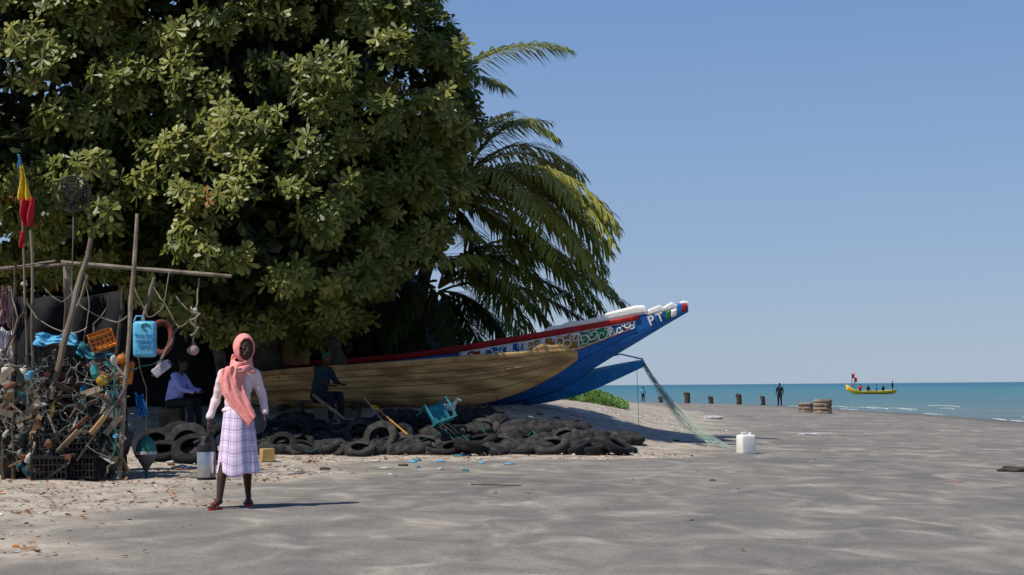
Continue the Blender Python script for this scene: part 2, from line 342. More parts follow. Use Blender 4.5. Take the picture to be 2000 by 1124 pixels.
def figure(label,loc,J,skin='skin',shirt=None,trou=None,long_s=True,vox=.012,k=1.0,rz=0,hat=None,group=None,hands=True):
    t=thing('person',label,'person',(0,0,0),group); J={a:Vector(b_)*k for a,b_ in J.items()}
    mb=MB(); h=J['head']; mb.ell(h,(.085*k,.075*k,.115*k)); mb.cap(J['neck'],.05*k,h-Vector((0,0,.05*k)),.045*k)
    mb.cap(h+Vector((.078*k,0,.005)),.012*k,h+Vector((.09*k,0,-.015*k)),.014*k,8); mb.ell(h+Vector((.05*k,0,-.08*k)),(.03*k,.03*k,.025*k),n=8)
    for y in (-1,1): mb.ell(h+Vector((0,y*.075*k,0)),(.018*k,.01*k,.03*k),n=8)
    mb.cap(J['pelvis'],.13*k,J['chest'],.14*k); mb.cap(J['shL'],.055*k,J['shR'],.055*k); mb.cap(J['chest'],.1*k,J['neck'],.05*k)
    for s_ in 'LR':
        mb.cap(J['sh'+s_],.052*k,J['el'+s_],.04*k); mb.cap(J['el'+s_],.04*k,J['wr'+s_],.027*k)
        if hands: hand(mb,J['wr'+s_],(J['wr'+s_]-J['el'+s_]),(0,1,0),k*(1.2 if vox>.015 else 1),.6,1 if s_=='L' else -1)
        mb.cap(J['hip'+s_],.085*k,J['kn'+s_],.058*k); mb.cap(J['kn'+s_],.056*k,J['an'+s_],.036*k); mb.cap(J['an'+s_]-Vector((0,0,.03*k)),.036*k,J['to'+s_],.03*k)
    rm(mb.build('body',skin,t,local=True),vox,2)
    mb=MB(); mb.ell(h+Vector((-.012,0,.02))*k,(.09*k,.083*k,.112*k)); 
    mb.f=[f for f in mb.f if sum((mb.v[i][0]-h.x)*-.6+(mb.v[i][2]-h.z) for i in f)/len(f)>.03*k]; mb.mi=[0]*len(mb.f)
    mb.build('hair' if not hat else 'cap','hair' if not hat else hat,t,local=True)
    if shirt:
        mb=MB(); mb.cap(J['pelvis'],.15*k,J['chest'],.16*k); mb.cap(J['shL'],.068*k,J['shR'],.068*k)
        for s_ in 'LR':
            mb.cap(J['sh'+s_],.066*k,J['el'+s_],.055*k)
            if long_s: mb.cap(J['el'+s_],.055*k,J['wr'+s_],.04*k)
        o=rm(mb.build('shirt',shirt,t,local=True),vox,2)
        for v in o.data.vertices: v.co+=v.normal*.012*noise.noise(v.co*11)
    if trou:
        mb=MB(); mb.cap(J['pelvis']-Vector((0,0,.02)),.15*k,J['pelvis'],.15*k)
        for s_ in 'LR': mb.cap(J['hip'+s_],.1*k,J['kn'+s_],.075*k); mb.cap(J['kn'+s_],.073*k,J['an'+s_].lerp(J['kn'+s_],.1),.055*k)
        rm(mb.build('trousers',trou,t,local=True),vox,2)
    t.location=loc; t.rotation_euler=(0,0,rz); return t
SIT=dict(head=(.22,0,1.20),neck=(.15,0,1.05),chest=(.10,0,.86),pelvis=(0,0,.53),shL=(.12,.17,1.0),elL=(.28,.2,.76),wrL=(.48,.12,.72),shR=(.12,-.17,1.0),elR=(.26,-.22,.76),wrR=(.46,-.14,.70),
 hipL=(.0,.09,.5),knL=(.42,.13,.52),anL=(.46,.13,.09),toL=(.60,.14,.03),hipR=(.0,-.09,.5),knR=(.42,-.13,.52),anR=(.42,-.13,.09),toR=(.56,-.15,.03))
STD=dict(head=(.03,0,1.60),neck=(0,0,1.45),chest=(0,0,1.22),pelvis=(0,0,.95),shL=(0,.18,1.38),elL=(-.02,.26,1.12),wrL=(.1,.26,.92),shR=(0,-.18,1.38),elR=(-.02,-.25,1.12),wrR=(.12,-.24,.95),
 hipL=(.0,.09,.9),knL=(.06,.11,.5),anL=(.0,.12,.09),toL=(.15,.14,.03),hipR=(.0,-.09,.9),knR=(.0,-.11,.5),anR=(-.08,-.12,.09),toR=(.08,-.14,.03))
def bevbox(mb,c,size,bev,seg=3,rot=None):
    bm=bmesh.new(); bmesh.ops.create_cube(bm,size=1); bmesh.ops.scale(bm,vec=size,verts=bm.verts); bmesh.ops.bevel(bm,geom=bm.edges[:],offset=bev,segments=seg,affect='EDGES',profile=.5)
    rot=rot or Matrix.Identity(3); bm.verts.ensure_lookup_table(); vs=[Vector(c)+rot@v.co for v in bm.verts]; fs=[[v.index for v in f.verts] for f in bm.faces]; bm.free(); mb.add(vs,fs)
p=at(338,800,28.2); p.z=T(p.x,28.2); figure('person in pale blue shirt seated in the shade left of the girl',p,SIT,shirt='pale_shirt',trou='dark_cloth',rz=-.25)
mb=MB(); bevbox(mb,p+Vector((-.02,0,.2)),(.4,.4,.42),.03); tag(mb.build('wooden_box','dark_wood'),'dark wooden box the seated person in pale shirt sits on','box')
p2=at(622,800,28.9); p2.z=T(p2.x,28.9)-.02; fs_=figure('person in dark teal shirt seated in front of the wooden boat',p2,SIT,shirt='green_shirt',trou='dark_cloth',rz=-.6,hat='olive_paint',long_s=False)
bn_=thing('bench','dark low bench under the person in the teal shirt','bench',p2+Vector((.2,.1,0)))
mb=MB(); mb.box(p2+Vector((.2,.1,.39)),(1.3,.34,.05)); mb.build('seat','dark_wood',bn_)
for dx in (-.35,.75):
    for dy in (-.03,.22): mb=MB(); mb.box(p2+Vector((dx,dy,.18)),(.06,.05,.37)); mb.build('leg','dark_wood',bn_)
p=at(1523,795,113); p.z=T(p.x,113); figure('dark figure standing at the waterline right of the posts',p,STD,shirt='dark_cloth',trou='dark_cloth',vox=.022,rz=-2,group=None)
p=at(1256,782,140); p.z=T(p.x,140); figure('distant bather in blue top left of the row of posts',p,STD,shirt='light_blue',trou='dark_cloth',vox=.025,k=.85,rz=-1,long_s=False)
# ---------------- ground, sea
xs=np.concatenate([[-600,-300,-150,-90,-60,-45,-34,-27,-22,-19],np.arange(-16,27,.24),[28,31,36,45,60]])
ys=np.concatenate([[-60,-30,-12,-3,3],np.arange(6,32,.16),np.arange(32,80,.4),np.arange(80,200,1.5),[205,220,260,320,450]])
GX,GY=np.meshgrid(xs,ys); GZ=terr(GX,GY); nx,ny=len(xs),len(ys)
V=np.stack([GX.ravel(),GY.ravel(),GZ.ravel()],1)
ii=np.arange(nx*ny).reshape(ny,nx); Fq=np.stack([ii[:-1,:-1].ravel(),ii[:-1,1:].ravel(),ii[1:,1:].ravel(),ii[1:,:-1].ravel()],1)
me=bpy.data.meshes.new('ground'); me.from_pydata(V.tolist(),[],Fq.tolist()); me.shade_smooth()
a=me.attributes.new('dry','FLOAT','POINT'); a.data.foreach_set('value',dryf(GX,GY).ravel().astype(np.float32))
a=me.attributes.new('wet','FLOAT','POINT'); a.data.foreach_set('value',sm(1-shore_d(GX,GY)/4).ravel().astype(np.float32))
g=bpy.data.objects.new('ground',me); C.objects.link(g); tag(g,'grey damp sand beach rising to a paler littered bank','sand',kind='structure')
m=bpy.data.materials.new('sand'); m.use_nodes=True; n=m.node_tree.nodes; l=m.node_tree.links; b=n['Principled BSDF']
b.inputs['Roughness'].default_value=.85; b.inputs['Specular IOR Level'].default_value=.15
tc=n.new('ShaderNodeTexCoord')
def nz(scale,det=6,dist=0,st=(1,1,1)):
    mp=n.new('ShaderNodeMapping'); mp.inputs['Scale'].default_value=st; l.new(tc.outputs['Object'],mp.inputs[0])
    x=n.new('ShaderNodeTexNoise'); x.inputs['Scale'].default_value=scale; x.inputs['Detail'].default_value=det; x.inputs['Distortion'].default_value=dist
    l.new(mp.outputs[0],x.inputs['Vector']); return x.outputs['Fac']
def ramp(fac,els):
    r=n.new('ShaderNodeValToRGB'); e=r.color_ramp.elements
    while len(e)<len(els): e.new(.5)
    for k,(p,c) in enumerate(els): e[k].position=p; e[k].color=(*c,1)
    l.new(fac,r.inputs[0]); return r.outputs[0]
def mixc(f,a_,b_,bt='MIX'):
    x=n.new('ShaderNodeMix'); x.data_type='RGBA'; x.blend_type=bt
    if isinstance(f,float): x.inputs[0].default_value=f
    else: l.new(f,x.inputs[0])
    l.new(a_,x.inputs[6]); l.new(b_,x.inputs[7]); return x.outputs[2]
damp=ramp(nz(1.25,5,1.0,(1.25,.8,1)),[(.34,(.150,.141,.130)),(.48,(.185,.170,.153)),(.58,(.23,.208,.183)),(.70,(.33,.297,.255))])
big=ramp(nz(.3,4,.5),[(.38,(.88,.88,.89)),(.62,(1.12,1.1,1.06))])
fine=ramp(nz(45,5),[(.3,(.8,.8,.8)),(.7,(1.2,1.2,1.2))])
dryc=ramp(nz(3,8),[(.35,(.26,.222,.18)),(.62,(.43,.37,.30))])
at1=n.new('ShaderNodeAttribute'); at1.attribute_name='dry'; at2=n.new('ShaderNodeAttribute'); at2.attribute_name='wet'
c1=mixc(1.0,damp,big,'MULTIPLY'); c1=mixc(at1.outputs['Fac'],c1,dryc); c1=mixc(1.0,c1,fine,'MULTIPLY')
wetc=n.new('ShaderNodeRGB'); wetc.outputs[0].default_value=(.09,.082,.074,1)
wf=n.new('ShaderNodeMath'); wf.operation='MULTIPLY'; wf.inputs[1].default_value=.7; l.new(at2.outputs['Fac'],wf.inputs[0])
c1=mixc(wf.outputs[0],c1,wetc.outputs[0]); l.new(c1,b.inputs['Base Color'])
hs=n.new('ShaderNodeMath'); hs.operation='ADD'; l.new(nz(2.6,4,1.2,(1.1,.8,1)),hs.inputs[0])
hm=n.new('ShaderNodeMath'); hm.operation='MULTIPLY'; hm.inputs[1].default_value=.22; l.new(nz(14,5,.5),hm.inputs[0]); l.new(hm.outputs[0],hs.inputs[1])
bp=n.new('ShaderNodeBump'); bp.inputs['Strength'].default_value=.5; bp.inputs['Distance'].default_value=.05
l.new(hs.outputs[0],bp.inputs['Height']); l.new(bp.outputs[0],b.inputs['Normal'])
me.materials.append(m)
m=bpy.data.materials.new('sea_water'); m.use_nodes=True; n=m.node_tree.nodes; l=m.node_tree.links; b=n['Principled BSDF']
b.inputs['Roughness'].default_value=.4; b.inputs['Specular IOR Level'].default_value=.3
tc=n.new('ShaderNodeTexCoord'); s=n.new('ShaderNodeSeparateXYZ'); l.new(tc.outputs['Object'],s.inputs[0])
mr=n.new('ShaderNodeMapRange'); mr.inputs[1].default_value=60; mr.inputs[2].default_value=1300; l.new(s.outputs[1],mr.inputs[0])
pw=n.new('ShaderNodeMath'); pw.operation='POWER'; pw.inputs[1].default_value=.4; l.new(mr.outputs[0],pw.inputs[0])
na=nz(.03,6,0,(.4,1.6,1)); mu=n.new('ShaderNodeMath'); mu.operation='MULTIPLY_ADD'; mu.inputs[1].default_value=.25; l.new(na,mu.inputs[0]); l.new(pw.outputs[0],mu.inputs[2])
col=ramp(mu.outputs[0],[(.12,(.17,.175,.145)),(.34,(.12,.17,.16)),(.52,(.075,.165,.175)),(.75,(.045,.165,.195)),(1.0,(.03,.125,.175))])
rip=ramp(nz(.35,5,.2,(.35,1.5,1)),[(.35,(.78,.8,.82)),(.65,(1.22,1.18,1.16))]); col=mixc(1.0,col,rip,'MULTIPLY')
l.new(col,b.inputs['Base Color'])
bp=n.new('ShaderNodeBump'); bp.inputs['Strength'].default_value=.9; bp.inputs['Distance'].default_value=.25
l.new(nz(.9,6,.3,(.5,1,1)),bp.inputs['Height']); l.new(bp.outputs[0],b.inputs['Normal'])
mb=MB(); mb.grid(lambda u,v:(-9000+18000*u,-100+12000*v,SEA),8,8)
sea=mb.build('sea',m,loc=(0,0,0)); tag(sea,'green blue sea reaching the horizon','sea',kind='structure')
mk('foam',(.62,.66,.66),(.3,.36,.37),rough=.8,scale=3,contrast=(.4,.6))
mb=MB(); Pn=np.array(SH[1:6],float); seg=np.cumsum([0]+[np.hypot(*(Pn[k+1]-Pn[k])) for k in range(len(Pn)-1)])
for row,prob,wd in ((.4,.8,.05),(2.6,.5,.06),(3.6,.5,.05),(6.5,.3,.05),(10,.25,.05)):
    t=2.0
    while t<seg[-1]-6:
        L=random.uniform(2,9)
        if random.random()<prob and (row<1 or 8<t<72):
            vs=[];nn_=int(L/.3)+4
            for j in range(nn_):
                tt=t+L*j/(nn_-1); k=max(np.searchsorted(seg,tt)-1,0); k=min(k,len(Pn)-2); f=(tt-seg[k])/(seg[k+1]-seg[k]); p=Pn[k]*(1-f)+Pn[k+1]*f; d=Pn[k+1]-Pn[k]; d/=np.hypot(*d); nr=np.array([d[1],-d[0]])
                off=row+.25*math.sin(tt*.2+row)+.08*math.sin(tt*1.9); w=wd*math.sin(PI*(j+.3)/(nn_))*random.uniform(.3,1.6)+.005; hh=SEA+.02+(.05 if row>1 else .01)*math.sin(PI*j/(nn_-1))
                for sg in (-1,1): q2=p+nr*(off+sg*w); vs.append((q2[0],q2[1],hh-(.0 if sg>0 else .02)))
            mb.add(vs,[(2*j,2*j+1,2*j+3,2*j+2) for j in range(nn_-1)])
        t+=L+random.uniform(0,3)
tag(mb.build('sea_foam','foam',ang=180),'broken white foam lines along the shore','foam',kind='stuff')
# ---------------- foliage helpers
def leaves_tpl(n,L,W,e0,e1,seed):
    r=random.Random(seed); V=[];Fs=[];vv=[]
    for k in range(n):
        ph=2*PI*k/n+r.uniform(-.3,.3); e=R(r.uniform(e0,e1)); l_=L*r.uniform(.75,1.1); w=W*r.uniform(.8,1.1)
        d=np.array([math.cos(ph)*math.cos(e),math.sin(ph)*math.cos(e),math.sin(e)]); s=np.array([-math.sin(ph),math.cos(ph),0]); nn=np.cross(d,s)
        dr=np.array([0,0,-1])*.18*l_; o=len(V)
        V+= [0*d,d*l_*.42+s*w*.62+nn*w*-.25,d*l_*.78+s*w+nn*w*-.3+dr*.5,d*l_+dr,d*l_*.78-s*w+nn*w*-.3+dr*.5,d*l_*.42-s*w*.62+nn*w*-.25]
        Fs+=[(o,o+1,o+2,o+3),(o,o+3,o+4,o+5)]; vv+=[r.uniform(-.15,.15)]*6
    return np.array(V),np.array(Fs),np.array(vv)
def foliage(name,m,pos,ax,scl,val,tpls,parent=None,off=(0,0,0),kind=None,vmax=1):
    VV=[];FF=[];AA=[];o=0; pos=np.array(pos);ax=np.array(ax); ax/=np.linalg.norm(ax,axis=1)[:,None]; scl=np.array(scl);val=np.array(val)
    which=rng.integers(0,len(tpls),len(pos))
    for w,(tv,tf,ta) in enumerate(tpls):
        I=np.where(which==w)[0]
        if not len(I):continue
        a=ax[I]; rr=rng.normal(size=a.shape); x=np.cross(a,rr); x/=np.linalg.norm(x,axis=1)[:,None]; y=np.cross(a,x)
        B=np.stack([x,y,a],1)
        v=np.einsum('vk,nkj->nvj',tv,B)*scl[I][:,None,None]+pos[I][:,None,:]
        f=tf[None]+(np.arange(len(I))*len(tv))[:,None,None]+o
        VV.append(v.reshape(-1,3));FF.append(f.reshape(-1,4)); vl=val[I][:,None]
        AA.append(np.where(vl>1.3,1.0,np.clip(ta[None]+vl,0,vmax)).ravel()); o+=len(I)*len(tv)
    V=np.concatenate(VV)-np.array(off); Fc=np.concatenate(FF); A=np.concatenate(AA)
    me=bpy.data.meshes.new(name); me.from_pydata(V.tolist(),[],Fc.tolist()); me.materials.append(M[m])
    a=me.attributes.new('v','FLOAT','POINT'); a.data.foreach_set('value',A.astype(np.float32))
    ob=bpy.data.objects.new(name,me); C.objects.link(ob)
    if parent is not None: ob.parent=parent
    else: ob.location=off
    return ob
TPL=[leaves_tpl(9,.215,.036,-25,40,k) for k in range(6)]
TPLB=[leaves_tpl(5,.34,.08,-40,60,k+20) for k in range(4)]
def inside(p,E,k=1.0): return sum(((p[i]-E[0][i])/E[1][i])**2 for i in range(3))<k
def crown_pts(ES,dens,per,crad):
    pos=[];ax=[];sl=[];va=[];cl=[]
    for E in ES:
        c,r=np.array(E[0]),np.array(E[1]); area=4*PI*((r[0]*r[1])**1.6/3+(r[0]*r[2])**1.6/3+(r[1]*r[2])**1.6/3)**(1/1.6)
        for k in range(int(area*dens)):
            d=rng.normal(size=3); d/=np.linalg.norm(d)
            if d[1]>.35 and rng.random()<.88: continue
            p=c+d*r*rng.uniform(.84,1.04)
            if any(inside(p,Q,.78) for Q in ES if Q is not E): continue
            cl.append(p); R0=rng.uniform(*crad); tone=rng.uniform(.3,.8); nrm=d/r; nrm/=np.linalg.norm(nrm)
            for j in range(max(5,int(per*R0*R0/.2))):
                q=rng.normal(size=3); q/=np.linalg.norm(q)
                if q@nrm<-.2: q=-q
                pp=p+q*R0*np.array([1,1,.8])*rng.uniform(.5,1.0)+np.array([0,0,-.1])
                pos.append(pp); ax.append(q*.28+nrm*.25+np.array([-.3,-.45,.42])+rng.normal(size=3)*.2); sl.append(rng.uniform(.75,1.2)); va.append(tone+rng.uniform(-.25,.22) if rng.random()>.005 else 2)
    return pos,ax,sl,va,cl
base=Vector((-5.0,31,T(-5,31)-.1))
tree=thing('broadleaf_tree','huge dark green broadleaf tree shading the boats and the shack','tree',base)
ES=[((-4.8,31,6.5),(3.9,4.6,4.1)),((-9.6,29.5,6.6),(3.9,4.2,3.2)),((-6.2,30.5,9),(4.6,4.2,2.7)),((-4.9,28.2,4.25),(2.5,2.2,1.8)),((-2.9,30.2,4.9),(1.5,1.5,1.5)),((-7.6,27.8,5),(1.9,1.8,1.5))]
pos,ax,sl,va,cl=crown_pts(ES,2.3,19,(.28,.58))
foliage('crown','leaf',pos,ax,sl,va,TPL,tree,base,vmax=.95)
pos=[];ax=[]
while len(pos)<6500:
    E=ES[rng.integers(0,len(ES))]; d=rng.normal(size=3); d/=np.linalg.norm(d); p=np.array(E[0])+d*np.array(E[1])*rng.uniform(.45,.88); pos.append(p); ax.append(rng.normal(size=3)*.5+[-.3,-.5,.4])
foliage('inner_foliage','shade_leaf',pos,ax,rng.uniform(.9,1.4,len(pos)),rng.uniform(0,1,len(pos)),TPLB,tree,base)
mb=MB()
def branch(a,b_,r0,r1,w=.25,n=7):
    a=Vector(a);b_=Vector(b_); pts=[];rs=[]
    for k in range(n+1):
        t=k/n; p=a.lerp(b_,t)+Vector((random.gauss(0,w*.4),random.gauss(0,w*.4),math.sin(t*PI)*w))*(math.sin(t*PI)); pts.append(p); rs.append(r0+(r1-r0)*t)
    mb.tube(pts,rs,8)
fork=base+Vector((.2,-.3,2.3)); branch(base,fork,.38,.28,.1)
branch(base+Vector((1.6,-.6,0)),(-3.4,30,3.6),.17,.1,.2)
branch(base+Vector((-.5,-1.8,0)),(-5.6,28.5,3.4),.13,.09,.15)
mb.build('trunk','bark',tree)
mb=MB()
for p in cl[::12]: branch(fork+Vector((random.uniform(-.2,.2),0,random.uniform(-.2,.4))),p,.11,.02,.5)
mb.build('limbs','bark',tree)
for i,(px,py,Y,rx,rz,lb) in enumerate([(60,640,33,2.6,1.9,'dark backdrop shrub behind the junk shack at the far left'),(300,640,34,2.6,1.8,'dark backdrop shrub in shade behind the hanging ropes'),(520,640,35,2.4,1.9,'dark backdrop shrub behind the tree trunk'),(700,650,36,2.2,1.9,'dark backdrop shrub behind the stern of the wooden boat'),(820,700,37,1.1,1.4,'dark backdrop shrub at the foot of the coconut palms')]):
    c=at(px,py,Y); bz=T(c.x,c.y); bb=Vector((c.x,c.y,bz)); t=thing('shrub',lb,'shrub',bb,'shrubs added as dark backdrop under the tree')  # shrubs added as a dark backdrop for the shade under the crown
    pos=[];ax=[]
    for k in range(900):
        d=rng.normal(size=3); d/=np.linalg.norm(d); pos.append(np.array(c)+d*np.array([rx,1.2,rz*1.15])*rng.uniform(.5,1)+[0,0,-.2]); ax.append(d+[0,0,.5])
    foliage('foliage','shade_leaf',pos,ax,rng.uniform(.8,1.3,900),rng.uniform(0,1,900),TPLB,t,bb)
    mb=MB(); mb.tube([bb-Vector((0,0,.1)),bb+Vector((.1,0,.8)),c],[.08,.06,.03]); mb.build('stem','bark',t)
# ---------------- palms
def frond(parent,b0,m0,t0,tone,Lm=.95,N=76,droop=.5):
    b0,m0,t0=map(Vector,(b0,m0,t0)); c=m0*2-(b0+t0)/2
    def pt(u): return b0*(1-u)**2+c*2*u*(1-u)+t0*u*u
    V=[];Fc=[];A=[]
    tb=MB(); tb.tube([pt(k/10) for k in range(11)],[.03*(1-.85*k/10) for k in range(11)],5)
    V+=tb.v; Fc+=tb.f; A+=[min(1,tone+.35)]*len(tb.v)
    for k in range(N):
        u=.1+.89*k/(N-1); p=pt(u); tg=(pt(min(u+.02,1))-pt(u-.02)).normalized()
        sd=tg.cross(Vector((0,0,1)))
        if sd.length<.15: sd=tg.cross(Vector((0,1,0)))
        sd.normalize(); L=Lm*max(.25,math.sin(PI*(.12+.78*u)))**.8*random.uniform(.85,1.08)
        for s_ in (-1,1):
            d=(tg*.6+sd*s_*.65+Vector((0,0,.08))+Vector([random.gauss(0,.08) for _ in range(3)])).normalized()
            g=Vector((0,0,-1)); p1=p+d*L*.5+g*L*.5*droop*.35; p2=p1+(d+g*droop*1.7).normalized()*L*.5
            wv=d.cross(Vector((0,0,1))); wv=(wv.normalized() if wv.length>.1 else tg)*.024
            o=len(V); V+=[tuple(p-wv*.6),tuple(p+wv*.6),tuple(p1+wv),tuple(p1-wv),tuple(p2)]
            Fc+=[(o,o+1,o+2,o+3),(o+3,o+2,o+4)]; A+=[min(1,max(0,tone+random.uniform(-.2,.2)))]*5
    V=np.array(V)-np.array(parent.location); me=bpy.data.meshes.new('frond'); me.from_pydata(V.tolist(),[],Fc); me.materials.append(M['palm_leaf'])
    a=me.attributes.new('v','FLOAT','POINT'); a.data.foreach_set('value',np.array(A,np.float32))
    o=bpy.data.objects.new('frond',me); C.objects.link(o); o.parent=parent
def palm(label,cpx,cpy,Y,bx,fr,extra):
    c=at(cpx,cpy,Y); b0=at(bx,760,Y); b0.z=T(b0.x,Y)-.1
    t=thing('coconut_palm',label,'palm tree',b0,'coconut palms behind the blue boat')
    mb=MB(); n=12; mb.tube([b0.lerp(c,k/n)+Vector((-.25*math.sin(PI*k/n),0,0)) for k in range(n+1)],[.17-.07*k/n+(.015 if k%2 else 0) for k in range(n+1)],10); mb.build('trunk','bark',t)
    allf=list(fr)
    for k in range(extra):
        (s0,m0,t0,tone,dy)=random.choice(fr[:8]); j=lambda q,a:(q[0]+random.gauss(-a*.4,a),q[1]+random.gauss(a*.6,a)); allf.append((s0,j(m0,16),j(t0,30),max(0,min(1,tone+random.uniform(-.3,.15))),dy+random.uniform(-1.2,1.5)))
    for (s0,m0,t0,tone,dy) in allf:
        s=at(s0[0],s0[1],Y); frond(t,c.lerp(s,.7),at(m0[0],m0[1],Y+dy*.5),at(t0[0],t0[1],Y+dy),tone)
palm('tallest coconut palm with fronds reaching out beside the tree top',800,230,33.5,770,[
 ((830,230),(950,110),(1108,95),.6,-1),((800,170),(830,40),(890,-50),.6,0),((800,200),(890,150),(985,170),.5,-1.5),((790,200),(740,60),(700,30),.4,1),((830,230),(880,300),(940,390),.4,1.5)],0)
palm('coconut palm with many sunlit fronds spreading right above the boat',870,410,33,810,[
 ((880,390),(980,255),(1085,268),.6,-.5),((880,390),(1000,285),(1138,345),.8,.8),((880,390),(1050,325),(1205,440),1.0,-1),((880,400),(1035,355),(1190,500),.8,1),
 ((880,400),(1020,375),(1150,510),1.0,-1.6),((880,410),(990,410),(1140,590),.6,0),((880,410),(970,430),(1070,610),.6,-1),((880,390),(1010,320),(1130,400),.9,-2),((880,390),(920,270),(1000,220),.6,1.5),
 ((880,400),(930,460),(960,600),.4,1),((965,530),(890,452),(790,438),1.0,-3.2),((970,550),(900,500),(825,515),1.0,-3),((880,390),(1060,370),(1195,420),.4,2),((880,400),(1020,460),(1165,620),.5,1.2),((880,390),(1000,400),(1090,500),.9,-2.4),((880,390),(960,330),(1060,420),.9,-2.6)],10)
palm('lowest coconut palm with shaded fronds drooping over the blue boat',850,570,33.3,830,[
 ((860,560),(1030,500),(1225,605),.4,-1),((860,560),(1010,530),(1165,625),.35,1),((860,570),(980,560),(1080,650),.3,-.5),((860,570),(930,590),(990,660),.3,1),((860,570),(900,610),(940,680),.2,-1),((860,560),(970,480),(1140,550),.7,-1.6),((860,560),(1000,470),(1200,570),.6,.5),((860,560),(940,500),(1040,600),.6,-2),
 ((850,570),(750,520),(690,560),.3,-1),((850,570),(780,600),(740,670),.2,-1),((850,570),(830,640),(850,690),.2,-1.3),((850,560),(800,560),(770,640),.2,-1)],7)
# ---------------- boats
def hermite(xs_,vs_):
    xs_=np.array(xs_,float); vs_=np.array(vs_,float); m_=np.gradient(vs_,xs_,axis=0)
    def f(x):
        x=min(max(x,xs_[0]),xs_[-1]); k=min(max(np.searchsorted(xs_,x)-1,0),len(xs_)-2); h=xs_[k+1]-xs_[k]; t=(x-xs_[k])/h
        return (2*t**3-3*t*t+1)*vs_[k]+(t**3-2*t*t+t)*h*m_[k]+(-2*t**3+3*t*t)*vs_[k+1]+(t**3-t*t)*h*m_[k+1]
    return f
class Hull:
    def __init__(s,sta,ex=.5):
        rows=[]
        for px,ps,pk,hb,Y in sta:
            c=at(px,750,Y); rows.append((c.x,Y,at(px,pk,Y-hb*.4).z,at(px,ps,Y-hb).z,hb))
        s.f=hermite([r[0] for r in sta],rows); s.p0=sta[0][0]; s.p1=sta[-1][0]; s.ex=ex
    def pt(s,px,t,side,off=0):
        x,Y,zk,zs,hb=s.f(px); hb=max(hb,.015); w=hb*(max(t,0)**s.ex)+off
        return Vector((x,Y+side*w,zk+(zs-zk)*t))
    def shell(s,name,m,parent,nu=70,nt=10):
        mb=MB(); rows=2*nt
        def fn(u,v):
            px=s.p0+(s.p1-s.p0)*u; q=v*2-1; return s.pt(px,abs(q),-1 if q<0 else 1)
        mb.grid(fn,nu,rows); mb.uv=[(a*10,abs(b_*2-1)) for a,b_ in mb.uv]
        o=mb.build(name,m,parent); solid(o,.035); return o
    def strip(s,name,m,parent,p0,p1,t0,t1,off=.02,side=-1,nu=40,th=.02):
        mb=MB()
        def g(u,v):
            px=p0+(p1-p0)*u; a=t0(px) if callable(t0) else t0; b_=t1(px) if callable(t1) else t1; return s.pt(px,a+(b_-a)*v,side,off)
        mb.grid(g,nu,3); o=mb.build(name,m,parent); solid(o,th); return o
hb=Hull([(260,722,800,.35,33.4),(400,718,802,.75,33.1),(600,709,802,.85,32.6),(850,687,798,.85,32),(1000,662,787,.7,31.6),(1100,645,757,.5,31.3),(1170,632,712,.34,31.1),(1250,616,664,.18,30.8),(1300,606,634,.1,30.6),(1345,598,608,.03,30.5)])
bt=thing('fishing_pirogue','long blue painted pirogue with patterned panel, red rail and upswept white bow','boat',(0.,31.6,.75))
hb.shell('hull','blue_hull',bt)
def ext(px,xs_,es):
    x,Y,zk,zs,_=hb.f(px); return 1+np.interp(px,xs_,es)*.0104/(zs-zk)
def dn(px,d): x,Y,zk,zs,_=hb.f(px); return 1-d*.0104/(zs-zk)
pan_lo=lambda px: dn(px,np.interp(px,[900,1000,1130,1240],[40,42,42,21]))
pan_hi=lambda px: dn(px,8)
